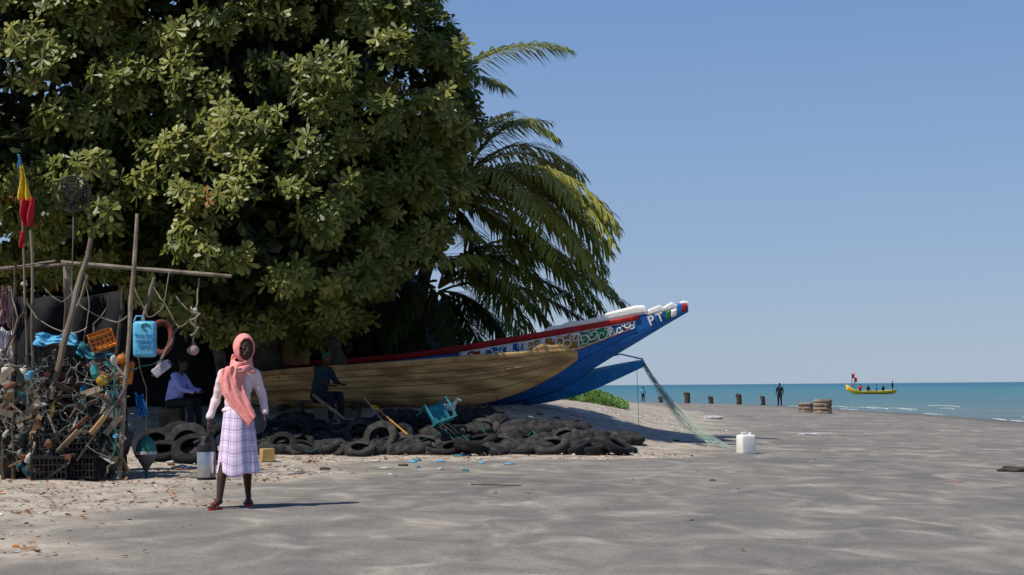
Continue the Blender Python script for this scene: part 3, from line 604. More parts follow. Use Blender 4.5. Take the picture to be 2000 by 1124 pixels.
for sd in (-1,1):
    hb.strip('red_rail','red_paint',bt,300,1247,lambda px:dn(px,8),1.03,.03,sd,nu=60,th=.03)
    hb.strip('washboard','white_paint',bt,1058,1264,1.03,lambda px:ext(px,[1058,1072,1095,1110,1135,1178,1182,1240,1258,1264],[3,12,10,14,12,13,17,20,17,8]),.02,sd,nu=60,th=.03)
    hb.strip('bow_board','white_paint',bt,1264,1345,.93,lambda px:ext(px,[1264,1268,1288,1296,1312,1322,1335,1345],[3,8,12,6,13,6,12,8]),.015,sd,nu=44,th=.02)
    hb.strip('painted_panel','white_paint',bt,900,1240,pan_lo,pan_hi,.022,sd,nu=60)
    hb.strip('panel_border','red_paint',bt,900,1240,lambda px:pan_lo(px)-.02,pan_lo,.026,sd,nu=60,th=.02)
    for (a_,b_,mm) in [(915,940,'red_paint'),(950,990,'blue_paint'),(1002,1022,'blue_paint'),(1032,1056,'orange_paint'),(1064,1128,'orange_paint'),(1130,1188,'green_paint'),(1194,1236,'blue_paint')]:
        hb.strip('colour_patch',mm,bt,a_,b_,lambda px:pan_lo(px)+.03+.012*math.sin(px*.4),lambda px:pan_hi(px)-.03+.012*math.sin(px*.3+1),.030,sd,nu=12,th=.006)
    for (a_,b_,mm) in [(1300,1311,'green_paint'),(1311,1322,'white_paint'),(1322,1332,'bright_blue'),(1332,1342,'red_paint')]:
        hb.strip('tip_stripe',mm,bt,a_,b_,.25,.92 if a_<1320 else 1.5,.026,sd,nu=4,th=.006)
    mb=MB()
    def curl(px0,t0,rad,turn,ph,sg=1,w=.015):
        n=22; x,Y,zk,zs,_=hb.f(px0); hh=zs-zk; vs=[]
        for k in range(n+1):
            u=k/n; r=rad*(1-.8*u); a=ph+sg*turn*u*2*PI; p=px0+r*math.cos(a)*96; t=t0+r*math.sin(a)/hh; ww=w*(1-.4*u); ca,sa=math.cos(a),math.sin(a)
            vs.append(hb.pt(p+ca*ww*96,t+sa*ww/hh,sd,.036)); vs.append(hb.pt(p-ca*ww*96,t-sa*ww/hh,sd,.036))
        mb.add(vs,[(2*k,2*k+1,2*k+3,2*k+2) for k in range(n)])
    for i,px in enumerate(range(920,1236,17)):
        mid=(pan_lo(px)+pan_hi(px))/2; hh_=(pan_hi(px)-pan_lo(px))
        curl(px,mid+hh_*.12*(-1)**i,.115 if px<1180 else .075,1.1,random.uniform(0,6),(-1)**i)
        curl(px+8,mid-hh_*.22*(-1)**i,.06,.9,random.uniform(0,6),(-1)**(i+1),.010)
    solid(mb.build('scrollwork','white_paint',bt),.004)
def hull_mat(h,px,t,off=.045):
    p=h.pt(px,t,-1,off); q=h.pt(px+8,t,-1,off); r=h.pt(px,min(t+.2,1.2),-1,off)
    x=(q-p).normalized(); y=(r-p); y=(y-x*y.dot(x)).normalized(); z=x.cross(y)
    return Matrix((( x.x,y.x,z.x,p.x),(x.y,y.y,z.y,p.y),(x.z,y.z,z.z,p.z),(0,0,0,1)))
text('lettering','P',.27,'white_paint',bt,hull_mat(hb,1272,.60),.006); text('lettering','T',.25,'white_paint',bt,hull_mat(hb,1289,.60),.006)
for k,px in enumerate((420,560,700,820,930,1030)):
    a=hb.pt(px,.85,-1);b_=hb.pt(px,.85,1); mb=MB(); mb.box((a+b_)/2,(.22,(b_-a).length,.035)); mb.build('thwart','old_wood',bt)
hy=Hull([(480,734,800,.2,30.9),(530,728,802,.5,30.8),(620,720,802,.72,30.5),(720,714,799,.75,30.2),(850,704,797,.68,29.9),(930,697,791,.58,29.7),(1000,692,772,.45,29.5),(1060,687,746,.28,29.35),(1100,684,722,.15,29.25),(1128,688,702,.04,29.2)],.38)
by=thing('wooden_pirogue','unpainted yellow brown wooden pirogue in dappled shade in front of the blue boat','boat',(-1.5,30,.78))
hy.shell('hull','yellow_wood',by)
for sd in (-1,1):
    hy.strip('gunwale','plywood',by,485,1122,.91,1.04,.03,sd,th=.05)
    hy.strip('rubbing_strake','plywood',by,520,1085,.62,.67,.02,sd,th=.03)
    hy.strip('bow_cheek','plywood',by,1035,1128,.97,lambda px:1.1+.14*math.sin((px-1035)/93*PI)+.04*math.sin(px*.15),.03,sd,th=.03)
for px in range(530,1080,55):
    mb=MB(); mb.tube([hy.pt(px,t,-1,-.04) for t in (1,.8,.5,.2,.03)]+[hy.pt(px,t,1,-.04) for t in (.03,.2,.5,.8,1)],.025,6); mb.build('rib','old_wood',by)
for k,px in enumerate((560,640,740,880,990)):
    a=hy.pt(px,.84,-1);b_=hy.pt(px,.84,1); mb=MB(); mb.box((a+b_)/2,(.2,(b_-a).length,.035)); mb.build('thwart','old_wood',by)
h3=Hull([(620,760,802,.3,34.6),(760,754,802,.5,34.2),(900,750,800,.5,33.8),(1000,745,794,.42,33.5),(1080,738,783,.32,33.2),(1150,725,764,.22,33),(1200,714,742,.12,32.8),(1258,703,715,.03,32.6)],.4)
b3=thing('blue_pirogue','bright blue pirogue with slender beak bow low behind the patterned boat','boat',(0,33.6,.75))
h3.shell('hull','bright_blue',b3)
for sd in (-1,1): h3.strip('gunwale','light_blue',b3,640,1256,.88,1.06,.02,sd,th=.03)
mb=MB(); mb.tube([at(1150,706,32.8),at(1212,692,32.7),at(1256,702,32.6)],.018,6); mb.build('bow_brace','bright_blue',b3)
for i,(px,Y) in enumerate([(560,30.4),(700,30.1),(860,29.8)]):
    p=at(px,790,Y); z=T(p.x,Y); mb=MB(); mb.tube([(p.x,Y-1,z+.02),(p.x,Y+.9,z+.04)],.06,8)
    tag(mb.build('log_roller','dark_wood'),['round log roller under the boat behind the seated person','round log roller under the middle of the wooden boat','round log roller under the bow half of the wooden boat'][i],'log','log rollers under the wooden boat')
top=at(1256,706,32.6); A0=gp(1385,868); A1=gp(1438,880); mb=MB()
for k in range(46):
    u=k/45; e=A0.lerp(A1,u)+Vector((0,random.uniform(-.3,.3),.01)); s0=top+Vector((random.uniform(-.03,.03),0,random.uniform(-.1,.02)))
    pts=[s0.lerp(e,q/8)+Vector((0,0,-.35*math.sin(PI*q/8)*(.8+.25*math.sin(k)))) for q in range(9)]; mb.tube(pts,.0026,3)
tag(mb.build('fishing_net','net_thread'),'pale green fishing net stretched from the blue prow to the sand','net')
g0=gp(1248,838); mb=MB(); mb.tube([at(1243,700,32.6),g0],.006,4); tag(mb.build('mooring_rope','net_thread'),'thin line hanging straight down from the blue prow','rope')
# ---------------- tyres
def tyre_mesh(mm):
    mb=MB(); prof=[(.185,-.07),(.19,-.085),(.24,-.1),(.29,-.095),(.315,-.075),(.325,-.05),(.318,-.045),(.326,-.02),(.318,-.015),(.326,0),(.318,.015),(.326,.02),(.318,.045),(.325,.05),(.315,.075),(.29,.095),(.24,.1),(.19,.085),(.185,.07),(.21,.06),(.28,.05),(.295,0),(.28,-.05),(.21,-.06),(.185,-.07)]
    mb.lathe(prof,28,fn=lambda a,z:1+.04*math.sin(a*2)+.02*math.sin(a*3+1)+(.012 if int(a*28/(2*PI))%2 else 0)); return mb.build('tyre',mm,local=True)
ty=[tyre_mesh('tyre'),tyre_mesh('tyre_grey')]; used=[False,False]
def put_tyre(px,Y,rx,ry,lab,s=1,sink=.0,kind=None):
    k=kind if kind is not None else (1 if random.random()<.22 else 0)
    x=at(px,800,Y).x; z=T(x,Y); rot=Matrix.Rotation(ry,3,'Y')@Matrix.Rotation(rx,3,'X')
    hgt=max((rot@Vector((.32*math.cos(a),.32*math.sin(a),.0))).z for a in [q*.2 for q in range(32)])+.07*abs((rot@Vector((0,0,1))).z)
    o=ty[k] if not used[k] else ty[k].copy()
    if used[k]: C.objects.link(o)
    used[k]=True; o.location=(x,Y,z+hgt*s-sink); o.rotation_euler=rot.to_euler(); o.scale=(s,)*3
    return tag(o,lab,'tyre','old tyres banked up below the boats')
rows=[('front row of the tyre bank',list(range(560,1240,46)),26.45),('second tyre row from the front',list(range(505,1230,47)),27.1),('third tyre row from the front',list(range(530,1190,47)),27.75),('top tyre row under the boats',list(range(545,1130,53)),28.45)]
for rn,pxs,Y in rows:
    for i,px in enumerate(pxs):
        rx=random.choice([-5,8,15,22,40,60]) if px<800 else random.choice([-8,5,12,20,30])
        put_tyre(px+random.uniform(-14,14),Y+random.uniform(-.25,.25),R(rx if Y<28.4 else random.uniform(-10,20)),R(random.uniform(-28,28)),'black tyre, %s from the left in the %s'%(words[i],rn),random.uniform(.75,1.0),random.uniform(.08,.2) if Y>27 else random.uniform(.03,.1))
for i,(px,Y,rx,lb) in enumerate([(365,24.4,65,'large grey tyre leaning behind the metal buoy'),(378,23.6,35,'black tyre lying tilted left of the walking girl'),(440,25,70,'black tyre hidden behind the walking girl'),(318,24,20,'flat black tyre just right of the hanging buoy'),(345,25.2,60,'black tyre standing behind the other tyres by the buoy'),(300,25,40,'black tyre in shade at the foot of the seated man')]):
    put_tyre(px,Y,R(rx),R(random.uniform(-20,20)),lb,1.05,.05,1 if i==0 else 0)
for i,(pts,lb) in enumerate([([(545,850),(600,835),(660,840),(740,822)],'teal rope looped over the left tyres'),([(600,880),(640,850),(690,870),(735,845)],'teal rope snaking over the front tyres'),([(800,855),(870,840),(905,850),(960,870)],'teal rope under the tipped teal chair'),([(940,835),(990,845),(1040,840),(1100,870)],'teal rope over the right half of the tyre bank'),([(1160,850),(1200,845),(1240,870)],'teal rope at the right end of the tyre bank')]):
    mb=MB(); P3=[]
    for k,(px,py) in enumerate(pts):
        p=gp(px,py+18); p.z+=.16; P3.append(p+Vector((0,-.2,0)))
    Q=[]
    for k in range(len(P3)-1):
        for q in range(6): t=q/6; Q.append(P3[k].lerp(P3[k+1],t)+Vector((0,0,-.1*math.sin(PI*t)+random.uniform(-.03,.03))))
    Q.append(P3[-1]); mb.tube(Q,.007,5); mb.tube([Q[-1],Q[-1]+Vector((.05,-.05,-.15))],.007,5); tag(mb.build('rope','teal_rope'),lb,'rope','teal ropes tying the tyres')
mb=MB()
for k in range(95):
    px=random.uniform(520,1225); Y=random.uniform(26.4,29); x=at(px,800,Y).x; r=random.uniform(.12,.32); mb.ell((x,Y,T(x,Y)+.05),(r*1.4,r,r*.6),n=16)
mb.v=[tuple(Vector(v)+Vector((1,1,1))*.08*noise.noise(Vector(v)*6)+Vector((0,0,.05))*noise.noise(Vector(v)*22)) for v in mb.v]
mk('dark_stuff',(.05,.045,.042),(.012,.011,.011),rough=.95,scale=9,bump=1)
tag(mb.build('dark_debris','dark_stuff',ang=180),'dark nets, stones and debris packed between the tyres','debris',kind='stuff')
# ---------------- generic props
def jerry(label,loc,w,d,h,m,capm='white_plastic',rz=0,tilt=0,cat='canister',group=None,ribs=True):
    t=thing('jerry_can',label,cat,(0,0,0),group)
    mb=MB(); bevbox(mb,(0,0,h*.46),(w,d,h*.92),w*.14)
    for z in ((.25,.5,.72) if ribs else ()): bevbox(mb,(0,0,h*z),(w*1.03,d*1.03,h*.05),w*.02,2)
    mb.build('body',m,t,local=True)
    mb=MB(); mb.tube([(-w*.3,0,h*.9),(-w*.28,0,h*1.0),(0,0,h*1.02),(w*.1,0,h*.9)],w*.05,6); mb.build('handle',m,t,local=True)
    mb=MB(); mb.lathe([(0.001,h*1.02),(w*.1,h*1.02),(w*.1,h*.9)],12,Matrix.Translation((w*.3,0,0))); mb.build('cap',capm,t,local=True)
    t.location=loc; t.rotation_euler=(0,tilt,rz); return t
mk('jug_white',(.82,.82,.77),(.66,.65,.58),rough=.4,scale=5,bump=.05)
j=gp(1457,887); jerry('white plastic jerry can standing alone on the open sand',j-Vector((0,0,.01)),.29,.24,.38,'jug_white','jug_white',.35,ribs=False)
def crate(label,loc,w,d,h,m,rz=0,rot=(0,0),group='plastic crates in the junk pile'):
    t=thing('crate',label,'crate',(0,0,0),group)
    mb=MB(); mb.box((0,0,.01),(w,d,.02)); mb.build('base',m,t,local=True)
    for (c,ln,ax) in [((0,-d/2),w,0),((0,d/2),w,0),((-w/2,0),d,1),((w/2,0),d,1)]:
        mb=MB()
        for z in (.012,h*.33,h*.62,h-.02):
            mb.box((c[0],c[1],z+.012),(ln if ax==0 else .014,.014 if ax==0 else ln,.035 if z>h*.8 else .014))
        k=max(3,int(ln/.05))
        for q in range(k+1):
            o=-ln/2+ln*q/k; mb.box((c[0]+(o if ax==0 else 0),c[1]+(o if ax else 0),h/2),(.012 if ax==0 else .01,.01 if ax==0 else .012,h))
        mb.build('side',m,t,local=True)
    t.location=loc; t.rotation_euler=(rot[0],rot[1],rz); return t
def pole(name,label,a,b_,r,m,cat='pole',group=None,r2=None,wob=.008):
    a=Vector(a);b_=Vector(b_); n=9; mb=MB(); pts=[a.lerp(b_,k/n)+Vector((random.gauss(0,wob),random.gauss(0,wob),0))*(0 if k in(0,n) else 1) for k in range(n+1)]
    r2=r2 or r*.8; mb.tube(pts,[r+(r2-r)*k/n+random.uniform(-.1,.1)*r for k in range(n+1)],8); return tag(mb.build(name,m),label,cat,group)
G='poles of the junk shack'; gz=at
pole('pole','thin leaning flagpole carrying the yellow and red flag',gz(62,935,19.6),gz(38,303,19.4),.022,'old_wood',group=G,r2=.012)
pole('pole','very thin pole holding up the round fan guard',gz(140,800,20),gz(143,345,20),.01,'old_wood',group=G,wob=.005)
pole('pole','tallest bamboo pole, standing right of the crates',gz(232,936,19.4),gz(268,418,19.6),.034,'bamboo',group=G,r2=.024)
pole('pole','thick weathered plank pole leaning right over the canisters',gz(98,780,19.3),gz(178,466,19.5),.045,'old_wood',group=G,r2=.03)
pole('wooden_post','thick upright wooden post under the joint of the crossbars',gz(136,930,20.2),gz(131,512,20.2),.065,'old_wood','post',G,r2=.06)
pole('wooden_post','leftmost upright post of the shack',gz(26,935,19.6),gz(30,518,19.6),.03,'dark_wood','post',G)
pole('wooden_post','slim grey post just right of the flagpole',gz(70,935,19.9),gz(60,450,19.9),.025,'old_wood','post',G)
pole('pole','long horizontal pole sticking out right over the hanging floats',gz(120,513,20.1),gz(452,540,19.9),.03,'old_wood',group=G)
pole('pole','short horizontal pole at the left picture edge',gz(-40,527,19.8),gz(135,517,20.1),.028,'old_wood',group=G)
pole('pole','thin crossing stick above the left crossbar',gz(-10,528,19.7),gz(108,510,19.7),.015,'old_wood',group=G)
pole('pole','short stick hanging down from the long crossbar',gz(275,640,20.2),gz(301,543,20.2),.028,'old_wood',group=G)
pole('pole','forked branch leaning against the thick post',gz(105,705,20),gz(172,538,20),.025,'old_wood',group=G,wob=.02)
pole('pole','diagonal stick beside the light blue container',gz(298,735,20.2),gz(348,640,20.4),.02,'old_wood',group=G)
pole('wooden_post','bent post behind the light blue container',gz(212,930,20.3),gz(240,560,20.3),.03,'dark_wood','post',G,wob=.02)
pole('pole','crooked stick slanting down left of the flagpole',gz(-5,770,19.3),gz(85,840,19.2),.018,'old_wood',group=G)
pole('pole','thin stick rising left from the crates to the bamboo pole',gz(150,900,19.2),gz(238,770,19.3),.016,'old_wood',group=G)
pole('pole','short leaning stick crossing the leftmost post',gz(5,700,19.4),gz(50,600,19.4),.016,'dark_wood',group=G)
pole('pole','stick leaning left below the black shelf crate',gz(120,870,19.2),gz(60,740,19.3),.018,'old_wood',group=G,wob=.015)
pole('pole','thin twisted branch in front of the dark tarpaulin',gz(160,700,20),gz(210,580,20),.012,'old_wood',group=G,wob=.03)
fl=thing('flag','drooping flag of yellow above red cloth on the leaning flagpole','flag',gz(40,440,19.4))
def fgrid(p0,p1,w0,w1,m,nm,ph):
    a=gz(*p0,19.38);b_=gz(*p1,19.38); mb=MB()
    def fn(u,v):
        p=a.lerp(b_,v); w=w0+(w1-w0)*v; return p+Vector(((u-.25)*w+.01*math.sin(v*6+ph),-.03+.045*math.sin(u*11+v*4+ph),-.08*u*math.sin(v*3)))
    mb.grid(fn,18,14); solid(mb.build(nm,m,fl),.004)
fgrid((41,325),(45,392),.05,.19,'yellow_cloth','yellow_cloth',0); fgrid((45,388),(52,442),.20,.12,'red_cloth','red_cloth',1.5); fgrid((37,303),(40,330),.02,.045,'light_blue','blue_tip',0)
mb=MB(); mb.grid(lambda u,v: gz(38+9*u,452+32*v,19.3)+Vector((0,.03*math.sin(u*6+v*5),0)),5,8); tag(solid(mb.build('cloth_strip','red_cloth'),.01),'small red cloth tied to the flagpole below the flag','cloth')
fpn=gz(143,380,20); fg=thing('fan_guard','round black wire fan guard on a thin pole','fan guard',fpn)
mb=MB()
for r in (.05,.09,.13,.17,.21,.235): mb.tube([fpn+Vector((r*math.cos(a*PI/16),-.02-.05*(1-r/.235),r*math.sin(a*PI/16))) for a in range(33)],.005 if r<.23 else .012,4)
for k in range(28): a=k*PI/14; mb.tube([fpn+Vector((.05*math.cos(a),-.07,.05*math.sin(a))),fpn+Vector((.235*math.cos(a),-.02,.235*math.sin(a)))],.004,3)
mb.build('wire_guard','tyre_grey',fg)
mb=MB(); mb.lathe([(.001,-.03),(.05,-.03),(.055,.0),(.04,.03),(.001,.03)],14,Matrix.Translation(fpn)@Matrix.Rotation(PI/2,4,'X')); mb.build('hub','tyre_grey',fg)
mb=MB()
for k in range(3):
    a=k*2*PI/3+.3; mb.add([fpn+Vector((math.cos(a+e)*r,y,math.sin(a+e)*r)) for r,e,y in ((.04,0,-.01),(.18,-.35,.02),(.2,.1,-.02),(.15,.4,-.03))],[(0,1,2,3)])
solid(mb.build('fan_blades','black',fg),.004)
def sheet(name,label,cat,m,c4,Y4,folds=.08,nu=24,nv=14):
    Pq=[at(*c,y) for c,y in zip(c4,Y4)]; mb=MB()
    def fn(u,v):
        p=Pq[0].lerp(Pq[1],u).lerp(Pq[3].lerp(Pq[2],u),v); return p+Vector((0,folds*math.sin(u*17+3*math.sin(v*4))+folds*1.2*noise.noise(Vector((u*6,v*5,len(label)))),folds*.5*math.sin(u*9+v*3)))
    mb.grid(fn,nu,nv); return tag(solid(mb.build(name,m,ang=80),.006),label,cat)
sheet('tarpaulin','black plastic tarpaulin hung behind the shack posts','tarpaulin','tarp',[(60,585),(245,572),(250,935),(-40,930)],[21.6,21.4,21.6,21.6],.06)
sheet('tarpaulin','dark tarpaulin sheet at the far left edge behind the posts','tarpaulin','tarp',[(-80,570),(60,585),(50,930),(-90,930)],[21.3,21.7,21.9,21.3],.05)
sheet('tarpaulin','dark tarpaulin wall in deep shade left of the tree trunk','tarpaulin','tarp',[(230,600),(545,600),(545,800),(230,820)],[30.2,31.6,31.6,30.2],.12)  # black sheet added for the darkness here; only its right end is tarpaulin
sheet('cloth','turquoise cloth strip lying over the crate','cloth','light_blue',[(68,652),(150,654),(152,672),(66,674)],[19.6,19.7,19.5,19.4],.04)
sheet('cloth','teal netting slung diagonally below the orange crate','cloth','teal',[(150,668),(232,700),(232,722),(150,690)],[19.7,19.8,19.5,19.4],.05)
sheet('cloth','blue plastic bag hanging by the hanging buoy','bag','bright_blue',[(262,768),(280,775),(290,810),(270,815)],[20,20,20,20],.05,8,8)
sheet('cloth','faded grey cloth hanging at the left edge above the canisters','cloth','white_lilac',[(0,640),(26,650),(28,706),(-4,705)],[19.9,19.9,19.8,19.8],.05,8,8)
sheet('cloth','dull pink rag hanging from the left crossbar','cloth','dull_pink',[(2,560),(20,562),(22,640),(0,630)],[20,20,20,20],.05,8,8)
sheet('plywood_sheet','yellow plywood sheet standing behind the boats','board','plywood',[(548,650),(606,652),(604,712),(546,714)],[31.7,31.7,31.6,31.6],.0,4,4)
pp=at(282,700,19.5); pn=thing('plastic_container','light blue plastic container with dark lettering hung on the bamboo pole','container',pp)
mb=MB(); bevbox(mb,at(283,663,19.5),(.30,.10,.46),.045); mb.build('body','light_blue',pn)
mb=MB(); mb.tube([at(262,628,19.5),at(266,618,19.5),at(278,618,19.5),at(282,628,19.5)],.012,6); mb.build('handle','light_blue',pn)
for k,(tx,py) in enumerate((('Three Quarts',655),('Challenge in',666),('Call Easy',677))):
    text('lettering',tx,.048,'blue_paint',pn,Matrix.Translation(at(283,py,19.44))@Matrix.Rotation(PI/2,4,'X'))
p=at(284,638,19.44); mb=MB(); mb.tube([p+Vector((.05*math.cos(a/4),0,.035*math.sin(a/4))) for a in range(0,20)],.008,5); mb.build('emblem','green_paint',pn)
crate('orange plastic crate tilted on top of the junk pile',at(205,680,19.6),.30,.24,.2,'orange_plastic',.3,(.2,-.35))
crate('black crate on the upper shelf under the turquoise cloth',at(108,720,19.7),.42,.3,.28,'black',.05)
crate('black crate at the bottom of the pile, left of the two',at(100,938,19.3),.42,.34,.3,'black',.1)
crate('black crate stacked on the lower left crate',at(104,893,19.35),.42,.34,.3,'black',-.1)
crate('black crate at the bottom right of the junk pile',at(168,934,19.4),.36,.32,.28,'black',-.2)
crate('black crate stacked on the right bottom crate',at(166,892,19.45),.36,.32,.26,'black',.15)
crate('dark crate topmost of the left stack with white bits',at(108,850,19.5),.38,.3,.2,'tyre_grey',.3)
tb=thing('work_table','rough plank table buried in junk at the left','table',at(110,938,20.4))
mb=MB()
for k in range(5): mb.box(at(110,772,19.8+k*.26)+Vector((0,0,-.02+random.uniform(-.01,.01))),(1.75,.22,.03))
mb.build('tabletop','old_wood',tb)
for px in (5,215):
    for Y in (19.75,20.8):
        a=at(px,775,Y); mb=MB(); mb.tube([(a.x,Y,T(a.x,Y)),(a.x,Y,a.z)],.03,6); mb.build('leg','dark_wood',tb)
jerry('white canister on the table at the far left',at(20,768,19.7),.2,.16,.36,'white_plastic','red_paint',.2)
jerry('white square canister on the table right of the leftmost post',at(55,770,19.8),.2,.18,.36,'white_plastic','white_plastic',-.3)
jerry('white canister low in the junk pile beside the bamboo pole',at(212,815,19.5),.22,.18,.36,'white_plastic','bright_blue',.5,.3)
jerry('dented orange canister hanging below the light blue container',at(243,750,19.7),.17,.14,.32,'orange_plastic','black',.4,.15)
jerry('pale bottle canister tilted under the diagonal stick',at(300,732,19.8),.12,.11,.26,'white_lilac','bright_blue',.2,.9)
def ball(label,px,py,Y,r,m,grp='floats in the junk pile'):
    p=at(px,py,Y); t=thing('net_float',label,'float',p-Vector((0,0,r)),grp)
    mb=MB(); mb.ell(p,(r,r,r*.92)); mb.v=[tuple(Vector(v)+Vector((.012,.012,.012))*noise.noise(Vector(v)*16)) for v in mb.v]; mb.build('ball',m,t); mb=MB(); mb.tube([p+Vector((0,0,r*.85)),p+Vector((.01,0,r*1.25)),p+Vector((.03,0,r*.85))],r*.12,5); mb.build('loop','rope',t)
for a in [('yellow net float on the pile right of the canisters',200,743,19.4,.075,'yellow_plastic'),('orange float below the light blue container',238,702,19.5,.07,'orange_plastic'),('second smaller orange float beside the bamboo pole',228,735,19.5,.05,'orange_plastic'),('dull pink float hung on the long rope',378,684,20,.075,'dull_pink'),('small white float high on the rope',380,608,20,.045,'white_plastic'),('tiny white float near the leftmost post',48,555,19.6,.04,'white_plastic'),('white float by the shelf edge',160,775,19.4,.055,'white_plastic'),('dull red float on the ground left',15,800,19.3,.07,'dull_red'),('black float under the table',40,860,19.3,.1,'black'),('teal float low in the pile',225,775,19.4,.05,'teal')]: ball(*a)
def rope(label,pts,Y,r=.008,m='rope',grp='ropes hanging from the shack poles'):
    P3=[at(p[0],p[1],Y) for p in pts]; Q=[]
    for k in range(len(P3)-1):
        for q in range(5): Q.append(P3[k].lerp(P3[k+1],q/5)+Vector((random.uniform(-.006,.006),random.uniform(-.02,.02),-.03*math.sin(PI*q/5))))
    Q.append(P3[-1]); mb=MB(); mb.tube(Q,r,5); return tag(mb.build('rope',m),label,'rope',grp)
rope('pale rope holding the pink float under the long crossbar',[(388,545),(384,600),(376,675)],20,.012)
rope('frayed rope wound around the pale float rope',[(372,600),(390,612),(370,625),(388,640),(372,655)],19.95,.014)
rope('loop of rope with knots left of the pink float',[(300,560),(322,590),(350,640),(378,612),(345,580)],20,.008)
rope('thin rope slung from the bamboo pole to the post',[(135,560),(160,600),(230,630),(262,600)],19.8)
rope('rope running from flagpole down to the shelf',[(45,570),(70,620),(130,650),(170,640)],19.6)
rope('rope curling below the light blue container',[(230,690),(250,720),(275,715),(318,700)],19.6,.008,'teal_rope')
rope('teal rope trailing over the crates to the ground',[(225,700),(222,780),(228,860),(215,905)],19.3,.012,'teal_rope')
rope('teal rope hanging beside the white canister',[(205,760),(232,800),(212,850),(238,890)],19.3,.008,'teal_rope')
rope('rope from which the metal buoy hangs',[(270,700),(286,760),(286,856)],20.2,.008)
rope('white cord looping over the dark tarpaulin',[(85,560),(120,590),(150,560),(135,620)],19.8,.006)
rope('grey rope hanging left of the flagpole',[(20,560),(35,620),(15,690),(30,760)],19.4,.01)
rope('slack rope from the long crossbar to the bamboo pole',[(330,530),(318,600),(290,620),(262,560)],19.9,.007)
rope('thin cord hanging in front of the black tarpaulin',[(165,520),(175,600),(160,680),(190,740)],19.7,.006)
lp=at(316,660,22); mb=MB(); mb.tube([lp+Vector((.14*math.cos(a*PI/14),0.04*math.sin(a*PI/7),.22*math.sin(a*PI/14))) for a in range(29)],.045,10); tag(mb.build('life_ring','dull_red'),'red life ring coloured dark for the shade it hangs in','life ring')  # dull red stands in for a brighter ring seen in shade
b0=at(286,936,20.0); b0.z=T(b0.x,20); bu=thing('metal_buoy','teardrop metal buoy with green top and pointed base, right of the shack','buoy',b0)
mb=MB(); mb.lathe([(.001,0),(.018,.02),(.02,.08),(.05,.14),(.10,.22),(.122,.30),(.122,.33)],20,Matrix.Translation(b0)); mb.build('cone','buoy_metal',bu)
mb=MB(); mb.lathe([(.128,.33),(.132,.36),(.12,.43),(.09,.49),(.05,.53),(.02,.545),(.001,.55)],20,Matrix.Translation(b0)); mb.build('dome','olive_paint',bu)
mb=MB(); mb.lathe([(.125,.30),(.137,.305),(.137,.34),(.125,.345)],20,Matrix.Translation(b0)); mb.build('band','white_lilac',bu)
mb=MB(); mb.tube([b0+Vector((-.03,0,.54)),b0+Vector((-.02,0,.6)),b0+Vector((.02,0,.6)),b0+Vector((.03,0,.54))],.007,6); mb.build('lifting_eye','rust',bu)
mb=MB()
for k in range(26):
    p=at(random.uniform(-20,215),random.uniform(790,915),random.uniform(19.8,20.9)); mb.ell((p.x,p.y,max(p.z,.1)),(random.uniform(.2,.4),random.uniform(.2,.35),random.uniform(.12,.28)),n=28)
for k in range(14):
    p=at(random.uniform(-20,225),random.uniform(715,765),random.uniform(20.1,20.8)); mb.ell((p.x,p.y,p.z),(random.uniform(.15,.3),random.uniform(.15,.3),random.uniform(.1,.2)),n=28)
mb.v=[tuple(Vector(v)+Vector((1,1,1))*.10*noise.noise(Vector(v)*7)+Vector((0,0,.05))*noise.noise(Vector(v)*25)) for v in mb.v]
tag(mb.build('net_heap','net',ang=180),'tangled heap of old nets and rubbish filling the junk pile','nets',kind='stuff')
# loose net strands hanging over the heap
mb=MB()
for k in range(150):
    x0,y0,Y=random.uniform(-10,235),random.uniform(690,880),random.uniform(19.1,19.7); pts=[at(x0,y0,Y)]
    for q in range(6): x0+=random.gauss(0,9); y0+=random.uniform(-2,14); pp_=at(x0,min(y0,930),Y+random.uniform(-.05,.05)); pts.append(pp_)
    mb.tube(pts,random.uniform(.003,.006),4)
mk('strand',(.25,.24,.2),(.05,.12,.11),rough=.9,scale=2); tag(mb.build('net_strands','strand'),'loose net strands and cords hanging over the junk pile','net strands',kind='stuff')
cols=['old_wood','old_wood','dark_wood','plywood','old_wood','rust','dark_wood','white_plastic']
desc={'old_wood':'grey weathered','dark_wood':'dark brown','plywood':'yellowish','white_plastic':'white','rust':'rusty red'}
anch=[('leftmost canister',20,750),('flagpole foot',62,900),('bamboo pole foot',232,900),('lower left crate',100,910),('lower right crate',168,910),('square canister',55,752),('orange canister',240,740),('shelf crate',108,700),('low white canister',212,800),('topmost stack crate',108,840)]
def where(px,py):
    a=min(anch,key=lambda q:(q[1]-px)**2+(q[2]-py)**2); dx,dy=px-a[1],py-a[2]
    return ('left of' if dx<0 else 'right of') if abs(dx)>abs(dy) else ('above' if dy<0 else 'below'),a[0]
for k in range(80):
    px=random.uniform(-5,238);py=random.uniform(715,925);Y=random.uniform(19.1,19.9)
    p=at(px,py,Y); p.z=max(p.z,.04); m_=random.choice(cols); L=random.uniform(.15,.5); mb=MB(); ra=random.uniform(-1.2,1.2)
    rot=(Matrix.Rotation(ra,3,'Y')@Matrix.Rotation(random.uniform(-.6,.6),3,'Z')@Matrix.Rotation(random.uniform(0,3),3,'X'))
    mb.box(p,(L,random.uniform(.02,.09),.018),rot); A=np.array(mb.v); dz=A[:,2].min()
    if dz<.005: mb.v=[(a,b_,c-dz+.005) for a,b_,c in mb.v]
    w_=where(px,py); tag(mb.build('wood_scrap',m_),'%s %s scrap board in the junk, %s the %s'%('long' if L>.33 else 'short',desc[m_],w_[0],w_[1])+(', steep' if abs(ra)>.7 else ', nearly flat'),'board','scrap boards in the junk pile')
